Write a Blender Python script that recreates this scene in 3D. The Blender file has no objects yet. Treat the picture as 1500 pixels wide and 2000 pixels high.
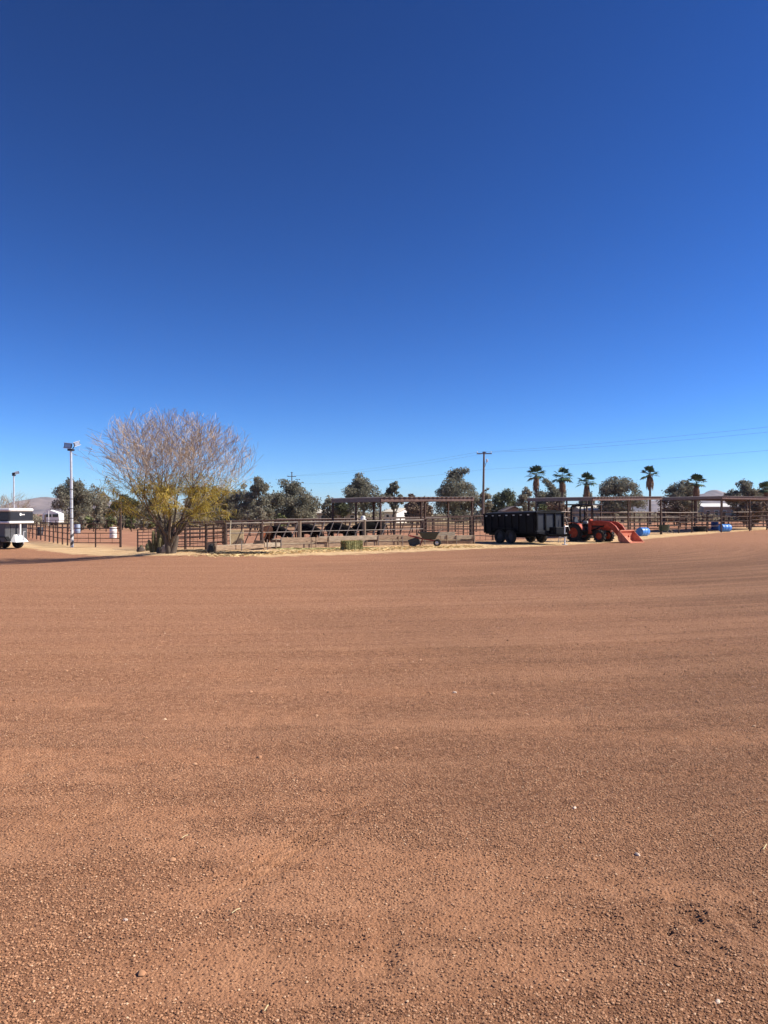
import bpy, math, random
import numpy as np
from mathutils import Vector, Matrix

# ---------------------------------------------------------------- scene, camera, light
scene = bpy.context.scene
col = scene.collection
EYE, F, CX, HZ = 1.6, 1450.0, 750.0, 1003.0
cam = bpy.data.cameras.new("camera"); camo = bpy.data.objects.new("camera", cam); col.objects.link(camo)
camo.location = (0, 0, EYE); camo.rotation_euler = (math.radians(90), 0, 0)
cam.sensor_fit = 'VERTICAL'; cam.sensor_height = 24.0; cam.lens = 24.0 * F / 2000.0
cam.shift_y = -(1000 - HZ) / 2000.0
cam.clip_start = 0.05; cam.clip_end = 20000
scene.camera = camo
SUN_EL, SUN_AZ = math.radians(39), math.radians(2)      # azimuth measured from +X towards +Y
world = bpy.data.worlds.new("World"); scene.world = world; world.use_nodes = True
wn, wl = world.node_tree.nodes, world.node_tree.links
bg = wn["Background"]
sky = wn.new("ShaderNodeTexSky"); sky.sky_type = 'NISHITA'; sky.sun_disc = False
sky.sun_elevation = SUN_EL; sky.sun_rotation = math.pi / 2 - SUN_AZ
sky.altitude = 300; sky.air_density = 0.8; sky.dust_density = 0.0; sky.ozone_density = 8.0
gam = wn.new("ShaderNodeGamma"); gam.inputs[1].default_value = 1.58
hsv = wn.new("ShaderNodeHueSaturation"); hsv.inputs["Hue"].default_value = 0.5; hsv.inputs["Saturation"].default_value = 1.03; hsv.inputs["Value"].default_value = 0.71
wl.new(sky.outputs[0], gam.inputs[0]); wl.new(gam.outputs[0], hsv.inputs["Color"]); wl.new(hsv.outputs[0], bg.inputs[0])
bg.inputs[1].default_value = 0.05
sun = bpy.data.lights.new("sun", 'SUN'); sun.energy = 5.0; sun.angle = math.radians(0.53); sun.color = (1.0, 0.93, 0.82)
suno = bpy.data.objects.new("sun", sun); col.objects.link(suno)
sd = Vector((math.cos(SUN_EL) * math.cos(SUN_AZ), math.cos(SUN_EL) * math.sin(SUN_AZ), math.sin(SUN_EL)))
suno.rotation_euler = sd.to_track_quat('Z', 'Y').to_euler(); suno.location = sd * 60
vs = scene.view_settings
vs.view_transform = 'Standard'; vs.look = 'None'; vs.gamma = 1.0; vs.exposure = 0.62; vs.use_curve_mapping = False

rnd = random.Random(7)
rng = np.random.default_rng(11)

# ---------------------------------------------------------------- terrain and pixel helpers
def sst(t):
    t = np.clip(t, 0, 1); return t * t * (3 - 2 * t)
def terrain(x, y):
    return -0.45 * sst((-6 - x) / 10) * sst((y - 18) / 14) + 0.12 * sst((x - 10) / 22) * sst((y - 32) / 26)
def at(px, D, z=None):
    x = (px - CX) / F * D
    return Vector((x, D, float(terrain(x, D)) if z is None else z))
def P(px, py):
    z = 0.0
    for _ in range(25):
        D = F * (EYE - z) / (py - HZ); x = (px - CX) / F * D; z = float(terrain(x, D))
    return Vector((x, D, z))
def zpx(py, D): return EYE + (HZ - py) * D / F

# ---------------------------------------------------------------- materials
MATS = {}
def mat(name, c, rough=0.8, metal=0.0, var=0.25, scale=6.0, bump=0.0, c2=None, island=0.0, stretch=None, detail=6, spec=0.5, trans=0.0):
    if name in MATS: return MATS[name]
    m = bpy.data.materials.new(name); m.use_nodes = True
    n, l = m.node_tree.nodes, m.node_tree.links
    b = n["Principled BSDF"]; b.inputs["Roughness"].default_value = rough; b.inputs["Metallic"].default_value = metal; b.inputs["Specular IOR Level"].default_value = spec
    tc = n.new("ShaderNodeTexCoord"); src = tc.outputs["Object"]
    if stretch:
        mp = n.new("ShaderNodeMapping"); mp.inputs["Scale"].default_value = stretch; l.new(src, mp.inputs[0]); src = mp.outputs[0]
    nz = n.new("ShaderNodeTexNoise"); nz.inputs["Scale"].default_value = scale; nz.inputs["Detail"].default_value = detail
    nz.inputs["Roughness"].default_value = 0.65; l.new(src, nz.inputs["Vector"])
    rp = n.new("ShaderNodeValToRGB")
    lo = tuple(v * (1 - var) for v in c); hi = tuple(min(1, v * (1 + var)) for v in (c2 or c))
    rp.color_ramp.elements[0].position = 0.3; rp.color_ramp.elements[0].color = (*lo, 1)
    rp.color_ramp.elements[1].position = 0.7; rp.color_ramp.elements[1].color = (*hi, 1)
    l.new(nz.outputs[0], rp.inputs[0]); out = rp.outputs[0]
    if island:
        g = n.new("ShaderNodeNewGeometry"); hs = n.new("ShaderNodeHueSaturation")
        mr = n.new("ShaderNodeMapRange"); mr.inputs[3].default_value = 1 - island; mr.inputs[4].default_value = 1 + island
        l.new(g.outputs["Random Per Island"], mr.inputs[0]); l.new(mr.outputs[0], hs.inputs["Value"])
        l.new(out, hs.inputs["Color"]); out = hs.outputs[0]
    l.new(out, b.inputs["Base Color"])
    if bump:
        bp = n.new("ShaderNodeBump"); bp.inputs["Strength"].default_value = bump; bp.inputs["Distance"].default_value = 0.02
        l.new(nz.outputs[0], bp.inputs["Height"]); l.new(bp.outputs[0], b.inputs["Normal"])
    if trans:
        tb = n.new("ShaderNodeBsdfTranslucent"); ms = n.new("ShaderNodeMixShader"); ms.inputs[0].default_value = trans
        l.new(out, tb.inputs[0]); l.new(b.outputs[0], ms.inputs[1]); l.new(tb.outputs[0], ms.inputs[2]); l.new(ms.outputs[0], n["Material Output"].inputs[0])
    MATS[name] = m; return m

RUST = mat("rusty_pipe", (0.055, 0.036, 0.03), 0.8, 0.1, 0.5, 9, 0.2, c2=(0.095, 0.058, 0.044), spec=0.3)
PALE_PIPE = mat("worn_pipe", (0.19, 0.15, 0.125), 0.6, 0.2, 0.4, 8, 0.1)
GALV = mat("galvanised_steel", (0.62, 0.63, 0.63), 0.4, 0.35, 0.15, 5, 0.05)
BLACKP = mat("black_paint", (0.008, 0.008, 0.009), 0.6, 0.0, 0.4, 5, spec=0.12)
DARKGREY = mat("dark_grey_paint", (0.03, 0.032, 0.037), 0.45, 0.0, 0.25, 5, spec=0.3)
WHITE = mat("white_paint", (0.78, 0.78, 0.76), 0.45, 0.0, 0.06, 3)
ORANGE = mat("tractor_orange", (0.36, 0.04, 0.015), 0.55, 0.0, 0.3, 5, c2=(0.42, 0.075, 0.035), spec=0.3)  # orange deepened so the tractor's near side reads as shaded
ORANGE_LIT = mat("sunlit_bucket_orange", (0.55, 0.13, 0.06), 0.65, 0.0, 0.25, 7, 0.05, c2=(0.6, 0.24, 0.14))  # brighter copy of the orange, sunlight on the bucket put into its colour
RUBBER = mat("rubber", (0.02, 0.019, 0.018), 0.85, 0.0, 0.3, 12, 0.1)
STEEL = mat("bright_steel", (0.5, 0.5, 0.5), 0.35, 0.8, 0.15, 6)
WOOD = mat("weathered_plank", (0.20, 0.13, 0.085), 0.95, 0.0, 0.5, 5, 0.4, c2=(0.33, 0.23, 0.15), stretch=(0.6, 8, 8))
WOODP = mat("wood_post", (0.2, 0.14, 0.095), 0.9, 0.0, 0.4, 6, 0.4, stretch=(8, 8, 0.7))
POLEW = mat("utility_pole_wood", (0.15, 0.11, 0.085), 0.9, 0.0, 0.35, 4, 0.3, stretch=(8, 8, 0.5))
BLUE = mat("blue_plastic", (0.035, 0.17, 0.58), 0.42, 0.0, 0.2, 5, c2=(0.06, 0.25, 0.66))
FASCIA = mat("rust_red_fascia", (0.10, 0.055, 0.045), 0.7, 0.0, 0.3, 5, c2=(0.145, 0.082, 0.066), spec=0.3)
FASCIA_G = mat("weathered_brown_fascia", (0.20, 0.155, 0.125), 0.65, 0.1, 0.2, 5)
ROOFM = mat("corrugated_sheet", (0.3, 0.27, 0.25), 0.5, 0.4, 0.25, 3, c2=(0.3, 0.24, 0.2))
HAIR_B = mat("black_hide", (0.008, 0.0065, 0.006), 0.85, 0.0, 0.4, 10, spec=0.1)
HAIR_R = mat("brown_hide", (0.045, 0.018, 0.01), 0.85, 0.0, 0.3, 10, spec=0.1)
HAIR_F = mat("red_brown_face", (0.17, 0.055, 0.025), 0.85, 0.0, 0.3, 10, spec=0.1)
GLASS = mat("dark_window_glass", (0.02, 0.025, 0.03), 0.08, 0.0, 0.1, 2)
EU1 = mat("grey_green_leaves", (0.17, 0.165, 0.115), 0.8, 0, 0.35, 0.5, c2=(0.25, 0.235, 0.175), island=0.4, spec=0.2, trans=0.35)
EU2 = mat("pale_grey_leaves", (0.23, 0.215, 0.15), 0.8, 0, 0.35, 0.5, c2=(0.33, 0.29, 0.21), island=0.4, spec=0.2, trans=0.35)
EU3 = mat("dark_green_leaves", (0.09, 0.10, 0.05), 0.8, 0, 0.35, 0.5, c2=(0.14, 0.145, 0.08), island=0.4, spec=0.2, trans=0.35)
SCRUB = mat("brown_scrub_twigs", (0.15, 0.10, 0.065), 0.85, 0, 0.35, 0.8, c2=(0.2, 0.14, 0.09), island=0.4)
OLIVE = mat("yellow_olive_leaves", (0.30, 0.25, 0.045), 0.8, 0, 0.35, 1.2, c2=(0.44, 0.33, 0.07), island=0.5, spec=0.2, trans=0.35)
BUSHG = mat("bush_leaves", (0.13, 0.15, 0.05), 0.75, 0, 0.3, 1.2, c2=(0.17, 0.18, 0.06), island=0.45)
BARK = mat("tree_bark", (0.10, 0.075, 0.055), 0.9, 0, 0.4, 5, 0.4, stretch=(3, 3, 0.6))
BARKP = mat("pale_bark", (0.24, 0.2, 0.16), 0.9, 0, 0.35, 3, 0.3, stretch=(3, 3, 0.6))
TWIG = mat("bare_twigs", (0.38, 0.30, 0.22), 0.85, 0, 0.35, 2, c2=(0.47, 0.37, 0.27), island=0.35)
PALMG = mat("palm_frond", (0.035, 0.075, 0.03), 0.55, 0, 0.3, 2, c2=(0.06, 0.10, 0.04), island=0.4)
PALMD = mat("dead_palm_skirt", (0.15, 0.09, 0.05), 0.9, 0, 0.35, 2, c2=(0.21, 0.13, 0.075), island=0.4)

# ---------------------------------------------------------------- mesh helpers
class MB:
    def __init__(s): s.v = []; s.f = []
    def add(s, vs, fs):
        o = len(s.v); s.v += [tuple(v) for v in vs]; s.f += [tuple(o + i for i in f) for f in fs]; return s
    def box(s, c, d, rz=0.0, ry=0.0, rx=0.0, bev=0.0):
        M = Matrix.Translation(c) @ Matrix.Rotation(rz, 4, 'Z') @ Matrix.Rotation(ry, 4, 'Y') @ Matrix.Rotation(rx, 4, 'X')
        hx, hy, hz = d[0] / 2, d[1] / 2, d[2] / 2
        if not bev:
            vs = [M @ Vector((x, y, z)) for z in (-hz, hz) for y in (-hy, hy) for x in (-hx, hx)]
            return s.add(vs, [(0, 2, 3, 1), (4, 5, 7, 6), (0, 1, 5, 4), (2, 6, 7, 3), (0, 4, 6, 2), (1, 3, 7, 5)])
        b = min(bev, hx * .9, hy * .9, hz * .9); idx = {}; vs = []
        for sx in (-1, 1):
            for sy in (-1, 1):
                for sz in (-1, 1):
                    for a in range(3):
                        p = [sx * (hx - b), sy * (hy - b), sz * (hz - b)]; p[a] = (sx * hx, sy * hy, sz * hz)[a]
                        idx[(sx, sy, sz, a)] = len(vs); vs.append(M @ Vector(p))
        fs = []
        for a in range(3):
            u, w = (a + 1) % 3, (a + 2) % 3
            for sg in (-1, 1):
                q = []
                for su, sw in ((-1, -1), (1, -1), (1, 1), (-1, 1)):
                    k = [0, 0, 0]; k[a] = sg; k[u] = su; k[w] = sw; q.append(idx[(*k, a)])
                fs.append(q if sg > 0 else q[::-1])
        for a in range(3):          # edges along axis a
            u, w = (a + 1) % 3, (a + 2) % 3
            for su in (-1, 1):
                for sw in (-1, 1):
                    k0 = [0, 0, 0]; k0[a] = -1; k0[u] = su; k0[w] = sw; k1 = list(k0); k1[a] = 1
                    q = [idx[(*k0, u)], idx[(*k1, u)], idx[(*k1, w)], idx[(*k0, w)]]
                    fs.append(q if su * sw < 0 else q[::-1])
        for sx in (-1, 1):
            for sy in (-1, 1):
                for sz in (-1, 1):
                    q = [idx[(sx, sy, sz, 0)], idx[(sx, sy, sz, 1)], idx[(sx, sy, sz, 2)]]
                    fs.append(q if sx * sy * sz > 0 else q[::-1])
        return s.add(vs, fs)
    def tube(s, p0, p1, r0, r1=None, n=6, cap=True):
        return s.path([p0, p1], [r0, r0 if r1 is None else r1], n, cap)
    def path(s, pts, rs, n=6, cap=True):
        pts = [Vector(p) for p in pts]
        if not hasattr(rs, '__len__'): rs = [rs] * len(pts)
        vs = []; m = len(pts)
        d0 = (pts[1] - pts[0]).normalized()
        ref = Vector((0, 0, 1)) if abs(d0.z) < 0.9 else Vector((1, 0, 0))
        u = d0.cross(ref).normalized()
        for i, p in enumerate(pts):
            d = (pts[min(i + 1, m - 1)] - pts[max(i - 1, 0)]).normalized()
            u = (u - d * u.dot(d)).normalized(); w = d.cross(u)
            for k in range(n):
                a = 2 * math.pi * k / n
                vs.append(p + (u * math.cos(a) + w * math.sin(a)) * rs[i])
        fs = [(i * n + k, i * n + (k + 1) % n, (i + 1) * n + (k + 1) % n, (i + 1) * n + k) for i in range(m - 1) for k in range(n)]
        if cap: fs += [tuple(range(n))[::-1], tuple((m - 1) * n + k for k in range(n))]
        return s.add(vs, fs)
    def lathe(s, prof, n=20, M=None, close=False):
        # prof: list of (r, h) about local Z
        M = M or Matrix.Identity(4); vs = []
        for r, h in prof:
            for k in range(n):
                a = 2 * math.pi * k / n; vs.append(M @ Vector((r * math.cos(a), r * math.sin(a), h)))
        m = len(prof); fs = [(i * n + k, i * n + (k + 1) % n, (i + 1) * n + (k + 1) % n, (i + 1) * n + k)
                             for i in range(m - 1 + (1 if close else 0)) for k in range(n)] if not close else \
            [(i * n + k, i * n + (k + 1) % n, ((i + 1) % m) * n + (k + 1) % n, ((i + 1) % m) * n + k) for i in range(m) for k in range(n)]
        if not close: fs += [tuple(range(n))[::-1], tuple((m - 1) * n + k for k in range(n))]
        return s.add(vs, fs)
    def prism(s, poly, y0, y1, M=None):
        # poly in local XZ, extruded along Y
        M = M or Matrix.Identity(4); k = len(poly)
        vs = [M @ Vector((x, y0, z)) for x, z in poly] + [M @ Vector((x, y1, z)) for x, z in poly]
        fs = [tuple(range(k)), tuple(range(k, 2 * k))[::-1]] + [(i, k + i, k + (i + 1) % k, (i + 1) % k) for i in range(k)]
        return s.add(vs, fs)
    def build(s, name, m, parent=None, loc=None, smooth=False):
        me = bpy.data.meshes.new(name); me.from_pydata(s.v, [], s.f); me.update()
        import bmesh
        b = bmesh.new(); b.from_mesh(me); bmesh.ops.recalc_face_normals(b, faces=b.faces); b.to_mesh(me); b.free()
        if smooth:
            me.polygons.foreach_set("use_smooth", [True] * len(me.polygons))
            try: me.set_sharp_from_angle(angle=math.radians(40))
            except Exception: pass
        me.materials.append(m)
        o = bpy.data.objects.new(name, me); col.objects.link(o)
        if parent: o.parent = parent
        if loc is not None: o.location = loc
        return o
def npmesh(name, V, Fq, m, parent=None, smooth=False):
    """V (n,3) array, Fq (m,k) array of equal-size faces"""
    me = bpy.data.meshes.new(name); V = np.asarray(V, np.float32); Fq = np.asarray(Fq, np.int32); k = Fq.shape[1]
    me.vertices.add(len(V)); me.vertices.foreach_set("co", V.ravel())
    me.loops.add(Fq.size); me.loops.foreach_set("vertex_index", Fq.ravel())
    me.polygons.add(len(Fq)); me.polygons.foreach_set("loop_start", np.arange(0, Fq.size, k, dtype=np.int32))
    me.polygons.foreach_set("loop_total", np.full(len(Fq), k, np.int32))
    if smooth: me.polygons.foreach_set("use_smooth", np.ones(len(Fq), bool))
    me.update(); me.validate()
    if m: me.materials.append(m)
    o = bpy.data.objects.new(name, me); col.objects.link(o)
    if parent: o.parent = parent
    return o
def tag(o, label=None, cat=None, group=None, kind=None):
    if label: o["label"] = label
    if cat: o["category"] = cat
    if group: o["group"] = group
    if kind: o["kind"] = kind
    return o
def empty(name, loc, rz=0.0, label=None, cat=None, group=None):
    o = bpy.data.objects.new(name, None); col.objects.link(o); o.location = loc; o.rotation_euler = (0, 0, rz)
    o.empty_display_size = 0.2
    return tag(o, label, cat, group)
def copy_tree(o, parent=None):
    c = o.copy(); col.objects.link(c)
    if parent: c.parent = parent
    for ch in list(o.children): copy_tree(ch, c)
    return c

# ---------------------------------------------------------------- numpy value noise
def vnoise(x, y, seed=0):
    r = np.random.default_rng(seed); T = r.random((256, 256))
    xi = np.floor(x).astype(int); yi = np.floor(y).astype(int); fx = x - xi; fy = y - yi
    fx = fx * fx * (3 - 2 * fx); fy = fy * fy * (3 - 2 * fy)
    a = T[xi & 255, yi & 255]; b = T[(xi + 1) & 255, yi & 255]; c = T[xi & 255, (yi + 1) & 255]; d = T[(xi + 1) & 255, (yi + 1) & 255]
    return (a * (1 - fx) + b * fx) * (1 - fy) + (c * (1 - fx) + d * fx) * fy
def fbm(x, y, s, oct=4, seed=0):
    t = 0; a = 0.5
    for i in range(oct): t = t + a * vnoise(x * s, y * s, seed + i); s *= 2.03; a *= 0.5
    return t

# ---------------------------------------------------------------- ground
bx_ = np.array([-400, -60, -21, -14, -10, -4.6, -1, 3.3, 8.9, 12.6, 18.6, 25.5, 35, 80, 400.])
by_ = -0.5 + np.array([260, 66, 43.5, 35.5, 30.3, 27.2, 29.0, 32.6, 37.2, 41, 49, 57, 68, 122, 480.])
def bare(x, y):     # bare dirt patches among the gravel, 0..1
    return sst((fbm(x * 0.42 + 3 + 0.12 * y, y * 1.9, 1.5, 5, 5) - 0.475) / 0.17) * (0.12 + 0.88 * np.exp(-(y / 7.0) ** 2)) * (0.7 + 0.3 * vnoise(x * 9, y * 9, 77))
def relief(x, y):
    near = np.exp(-(y / 14.0) ** 2)
    u = np.hypot(x + 5, y - 45); v = np.arctan2(y - 45, x + 5)          # old wheel tracks sweep round the yard
    h = 0.03 * (fbm(u * 2.6, v * 2.5, 1.0, 3, 20) - 0.45) * np.exp(-(y / 26.0) ** 2)
    h = h + near * 0.03 * (fbm(x, y, 2.2, 4, 30) - 0.45)
    cl = sst((fbm(x, y, 1.3, 2, 41) - 0.52) / 0.12) * near
    h = h + cl * 0.045 * (fbm(x, y, 9.0, 3, 50) - 0.4)
    # disturbed ground lower right, and a diagonal tyre track
    ex = np.exp(-(((x - 1.25 - (3 - y) * .5) / 0.42) ** 2 + ((y - 2.9) / 0.33) ** 2))
    h = h + ex * 0.06 * (fbm(x, y, 14.0, 3, 60) - 0.42)
    t = (x + 0.42) * 0.87 - (y - 3.6) * 0.5; w = (x + 0.42) * 0.5 + (y - 3.6) * 0.87
    tr = np.exp(-(t / 0.13) ** 2) * np.exp(-(w / 0.6) ** 2)
    h = h - tr * (0.014 + 0.02 * (np.sin(t * 80) > 0.2))
    hp = sst((vnoise(x * 4.2, y * 4.2, 91) - 0.72) / 0.16) * near          # scattered hoof and foot prints
    h = h - 0.007 * hp
    return h * sst((140 - y) / 60)
def coords(lo_step, lim0, lim1, ratio):
    a = [0.0]; s = lo_step
    while a[-1] < lim1:
        if a[-1] > lim0: s *= ratio
        a.append(a[-1] + s)
    return np.array(a)
cx_ = coords(0.032, 3.2, 3500, 1.055); xs = np.concatenate([-cx_[:0:-1], cx_])
ys = [1.3]
while ys[-1] < 9000: ys.append(ys[-1] * 1.0125)
ys = np.concatenate([[-600, -200, -60, -15, -3, 0.2], ys])
X, Y = np.meshgrid(xs, ys); Z = terrain(X, Y) + relief(X, np.maximum(Y, 0.5))
NX, NY = len(xs), len(ys)
I = np.arange(NX * NY).reshape(NY, NX)
Fq = np.stack([I[:-1, :-1], I[:-1, 1:], I[1:, 1:], I[1:, :-1]], -1).reshape(-1, 4)
G = bpy.data.materials.new("desert_ground"); G.use_nodes = True
ground = npmesh("ground", np.stack([X, Y, Z], -1).reshape(-1, 3), Fq, G, smooth=True)
tag(ground, kind="structure")
sdist = (Y - np.interp(X, bx_, by_)) / 1.4
at_ = ground.data.attributes.new("strip", 'FLOAT', 'POINT'); at_.data.foreach_set("value", sdist.ravel().astype(np.float32))
at_ = ground.data.attributes.new("bare", 'FLOAT', 'POINT'); at_.data.foreach_set("value", bare(X, Y).ravel().astype(np.float32))
n, l = G.node_tree.nodes, G.node_tree.links
b = n["Principled BSDF"]; b.inputs["Roughness"].default_value = 0.95; b.inputs["Specular IOR Level"].default_value = 0.15
geo = n.new("ShaderNodeNewGeometry")
def noise(sc, det=4, rough=0.6, vec=None):
    q = n.new("ShaderNodeTexNoise"); q.inputs["Scale"].default_value = sc; q.inputs["Detail"].default_value = det
    q.inputs["Roughness"].default_value = rough; l.new(vec or geo.outputs["Position"], q.inputs["Vector"]); return q.outputs[0]
def ramp(src, stops):
    q = n.new("ShaderNodeValToRGB"); e = q.color_ramp.elements
    while len(e) < len(stops): e.new(0.5)
    for i, (p, c) in enumerate(stops): e[i].position = p; e[i].color = (*c, 1)
    l.new(src, q.inputs[0]); return q.outputs[0]
def mix(f, a, c, mode='MIX'):
    q = n.new("ShaderNodeMixRGB"); q.blend_type = mode
    for s_, i_ in ((f, 0), (a, 1), (c, 2)):
        if isinstance(s_, (int, float)): q.inputs[i_].default_value = s_
        elif isinstance(s_, tuple): q.inputs[i_].default_value = (*s_, 1)
        else: l.new(s_, q.inputs[i_])
    return q.outputs[0]
def mth(op, a, c=0.0, clamp=False):
    q = n.new("ShaderNodeMath"); q.operation = op; q.use_clamp = clamp
    for s_, i_ in ((a, 0), (c, 1)):
        if isinstance(s_, (int, float)): q.inputs[i_].default_value = s_
        else: l.new(s_, q.inputs[i_])
    return q.outputs[0]
def attr(nm):
    q = n.new("ShaderNodeAttribute"); q.attribute_name = nm; return q.outputs["Fac"]
sepx = n.new("ShaderNodeSeparateXYZ"); l.new(geo.outputs["Position"], sepx.inputs[0])
dx_, dy_ = mth('ADD', sepx.outputs[0], 5.0), mth('SUBTRACT', sepx.outputs[1], 45.0)
rho = mth('SQRT', mth('ADD', mth('MULTIPLY', dx_, dx_), mth('MULTIPLY', dy_, dy_))); phi = mth('ARCTAN2', dy_, dx_)
cmb = n.new("ShaderNodeCombineXYZ"); l.new(mth('MULTIPLY', rho, 1.0), cmb.inputs[0]); l.new(mth('MULTIPLY', phi, 1.3), cmb.inputs[1])
streak = noise(1.5, 7, 0.68, cmb.outputs[0])
fd = n.new('ShaderNodeMapRange'); fd.inputs[1].default_value = 24.0; fd.inputs[2].default_value = 42.0; fd.inputs[3].default_value = 1.0; fd.inputs[4].default_value = 0.15; l.new(sepx.outputs[1], fd.inputs[0]); fade = fd.outputs[0]   # tracks thin out near the pens
grain = noise(14.0, 12, 0.78)
vor = n.new("ShaderNodeTexVoronoi"); vor.inputs["Scale"].default_value = 75.0; l.new(geo.outputs["Position"], vor.inputs["Vector"])
grav = ramp(grain, [(0.36, (0.151, 0.067, 0.033)), (0.5, (0.398, 0.186, 0.096)), (0.64, (0.693, 0.367, 0.201))])
vcol = ramp(vor.outputs["Color"], [(0.1, (0.185, 0.085, 0.049)), (0.5, (0.398, 0.186, 0.098)), (0.97, (0.670, 0.384, 0.235))])
grav = mix(0.5, grav, vcol)
fine = noise(7.0, 4, 0.7, cmb.outputs[0])
grav = mix(mth('MULTIPLY', ramp(fine, [(0.5, (0, 0, 0)), (0.62, (1, 1, 1))]), mth('MULTIPLY', fade, 0.3)), grav, mix(1.0, grav, (0.66, 0.66, 0.68), 'MULTIPLY'))
dirt = ramp(noise(3.0, 8, 0.65), [(0.3, (0.42, 0.195, 0.097)), (0.7, (0.53, 0.27, 0.142))])
barefac = mth('MULTIPLY', attr("bare"), ramp(grain, [(0.35, (0.5,) * 3), (0.55, (1.0,) * 3)]))
grav = mix(barefac, grav, dirt)
right_shade = mth('ADD', mth('MULTIPLY', sepx.outputs[0], 0.07), mth('MULTIPLY', mth('SUBTRACT', noise(0.16, 5, 0.6), 0.5), 1.6))   # pebble shade painted into the gravel colour, stronger towards the right
right_shade = ramp(mth('ADD', right_shade, 0.4), [(0.2, (0, 0, 0)), (0.97, (1, 1, 1))])
grav = mix(mth('MULTIPLY', right_shade, mth('MULTIPLY', fade, 0.95)), grav, mix(1.0, grav, (0.52, 0.55, 0.56), 'MULTIPLY'))
grav = mix(mth('MULTIPLY', ramp(streak, [(0.46, (0, 0, 0)), (0.66, (1, 1, 1))]), mth('MULTIPLY', fade, 0.5)), grav, (0.50, 0.265, 0.15))
sand = ramp(noise(0.9, 10, 0.7), [(0.3, (0.550, 0.333, 0.171)), (0.5, (0.704, 0.477, 0.251)), (0.72, (0.792, 0.588, 0.331))])
pen = ramp(noise(0.5, 10, 0.7), [(0.3, (0.36, 0.165, 0.095)), (0.7, (0.50, 0.255, 0.15))])
far = ramp(noise(0.05, 10, 0.75), [(0.3, (0.30, 0.2, 0.115)), (0.7, (0.45, 0.33, 0.19))])
st = mth('ADD', attr("strip"), mth('MULTIPLY', mth('SUBTRACT', noise(1.3, 8, 0.72), 0.5), 4.0))
sfac = ramp(st, [(0.25, (0, 0, 0)), (0.75, (1, 1, 1))])
sandpen = mix(ramp(mth('MULTIPLY', attr("strip"), 0.1), [(0.35, (0, 0, 0)), (0.75, (1, 1, 1))]), sand, pen)
sandpen = mix(ramp(mth('MULTIPLY', attr("strip"), 0.01), [(0.25, (0, 0, 0)), (0.6, (1, 1, 1))]), sandpen, far)
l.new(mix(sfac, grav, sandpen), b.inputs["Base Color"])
bp = n.new("ShaderNodeBump"); bp.inputs["Strength"].default_value = 1.0; bp.inputs["Distance"].default_value = 0.035
bh = mth('ADD', mth('MULTIPLY', grain, 1.0), mth('MULTIPLY', vor.outputs["Distance"], -0.35))
bh = mth('MULTIPLY', bh, mth('SUBTRACT', 1.0, mth('MULTIPLY', attr("bare"), 0.6)))
l.new(bh, bp.inputs["Height"]); l.new(bp.outputs[0], b.inputs["Normal"])

# loose gravel over the near ground
def make_pebbles(N, y0, y1, pw, rmin, rmax, name, m, keep_bare, zoff=0.3):
    u = rng.random(N); k = 1 - pw + 1
    yy = (y0 ** k + u * (y1 ** k - y0 ** k)) ** (1 / k)
    xx = (rng.random(N) - 0.5) * 2 * (yy * 0.56 + 0.1)
    bb = bare(xx, yy); keep = rng.random(N) > bb * keep_bare; xx, yy = xx[keep], yy[keep]; N = len(xx)
    r = rmin + (rmax - rmin) * rng.random(N) ** 2.2
    zz = terrain(xx, yy) + relief(xx, yy)
    base = np.array([[1, 0, 0], [-.5, .87, 0], [-.5, -.87, 0], [.5, .87, .1], [-1, 0, -.1], [.5, -.87, 0], [0.1, 0.1, 1], [-.1, 0, -1]])
    fc = np.array([[0, 3, 6], [3, 1, 6], [1, 4, 6], [4, 2, 6], [2, 5, 6], [5, 0, 6]])
    V = base[None] * r[:, None, None] * (0.75 + 0.5 * rng.random((N, 8, 3)))
    V[:, :, 2] *= 0.75
    a = rng.random(N) * 6.283; c, s = np.cos(a), np.sin(a)
    x2 = V[:, :, 0] * c[:, None] - V[:, :, 1] * s[:, None]; y2 = V[:, :, 0] * s[:, None] + V[:, :, 1] * c[:, None]
    V = np.stack([x2 + xx[:, None], y2 + yy[:, None], V[:, :, 2] + (zz + r * zoff)[:, None]], -1)
    Fx = (fc[None] + (np.arange(N) * 8)[:, None, None]).reshape(-1, 3)
    return tag(npmesh(name, V.reshape(-1, 3), Fx, m), kind="stuff")
PEB = bpy.data.materials.new("crushed_granite"); PEB.use_nodes = True
pn, pl = PEB.node_tree.nodes, PEB.node_tree.links
pg = pn.new("ShaderNodeNewGeometry"); pr = pn.new("ShaderNodeValToRGB"); e = pr.color_ramp.elements
for i, (p, c) in enumerate([(0.0, (0.168, 0.075, 0.039)), (0.35, (0.315, 0.144, 0.071)), (0.7, (0.462, 0.230, 0.116)), (0.97, (0.588, 0.326, 0.181)), (1.0, (0.735, 0.499, 0.310))]):
    if i > 1: e.new(p)
for i, (p, c) in enumerate([(0.0, (0.168, 0.075, 0.039)), (0.35, (0.315, 0.144, 0.071)), (0.7, (0.462, 0.230, 0.116)), (0.97, (0.588, 0.326, 0.181)), (1.0, (0.735, 0.499, 0.310))]):
    e[i].position = p; e[i].color = (*c, 1)
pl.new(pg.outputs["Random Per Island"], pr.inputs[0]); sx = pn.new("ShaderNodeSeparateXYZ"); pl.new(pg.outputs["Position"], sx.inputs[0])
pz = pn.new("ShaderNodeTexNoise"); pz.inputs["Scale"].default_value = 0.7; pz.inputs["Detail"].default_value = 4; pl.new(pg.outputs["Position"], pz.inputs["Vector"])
pm = pn.new("ShaderNodeMath"); pm.operation = 'MULTIPLY_ADD'; pm.inputs[1].default_value = 0.13; pl.new(sx.outputs[0], pm.inputs[0]); pl.new(pz.outputs[0], pm.inputs[2])
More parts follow.
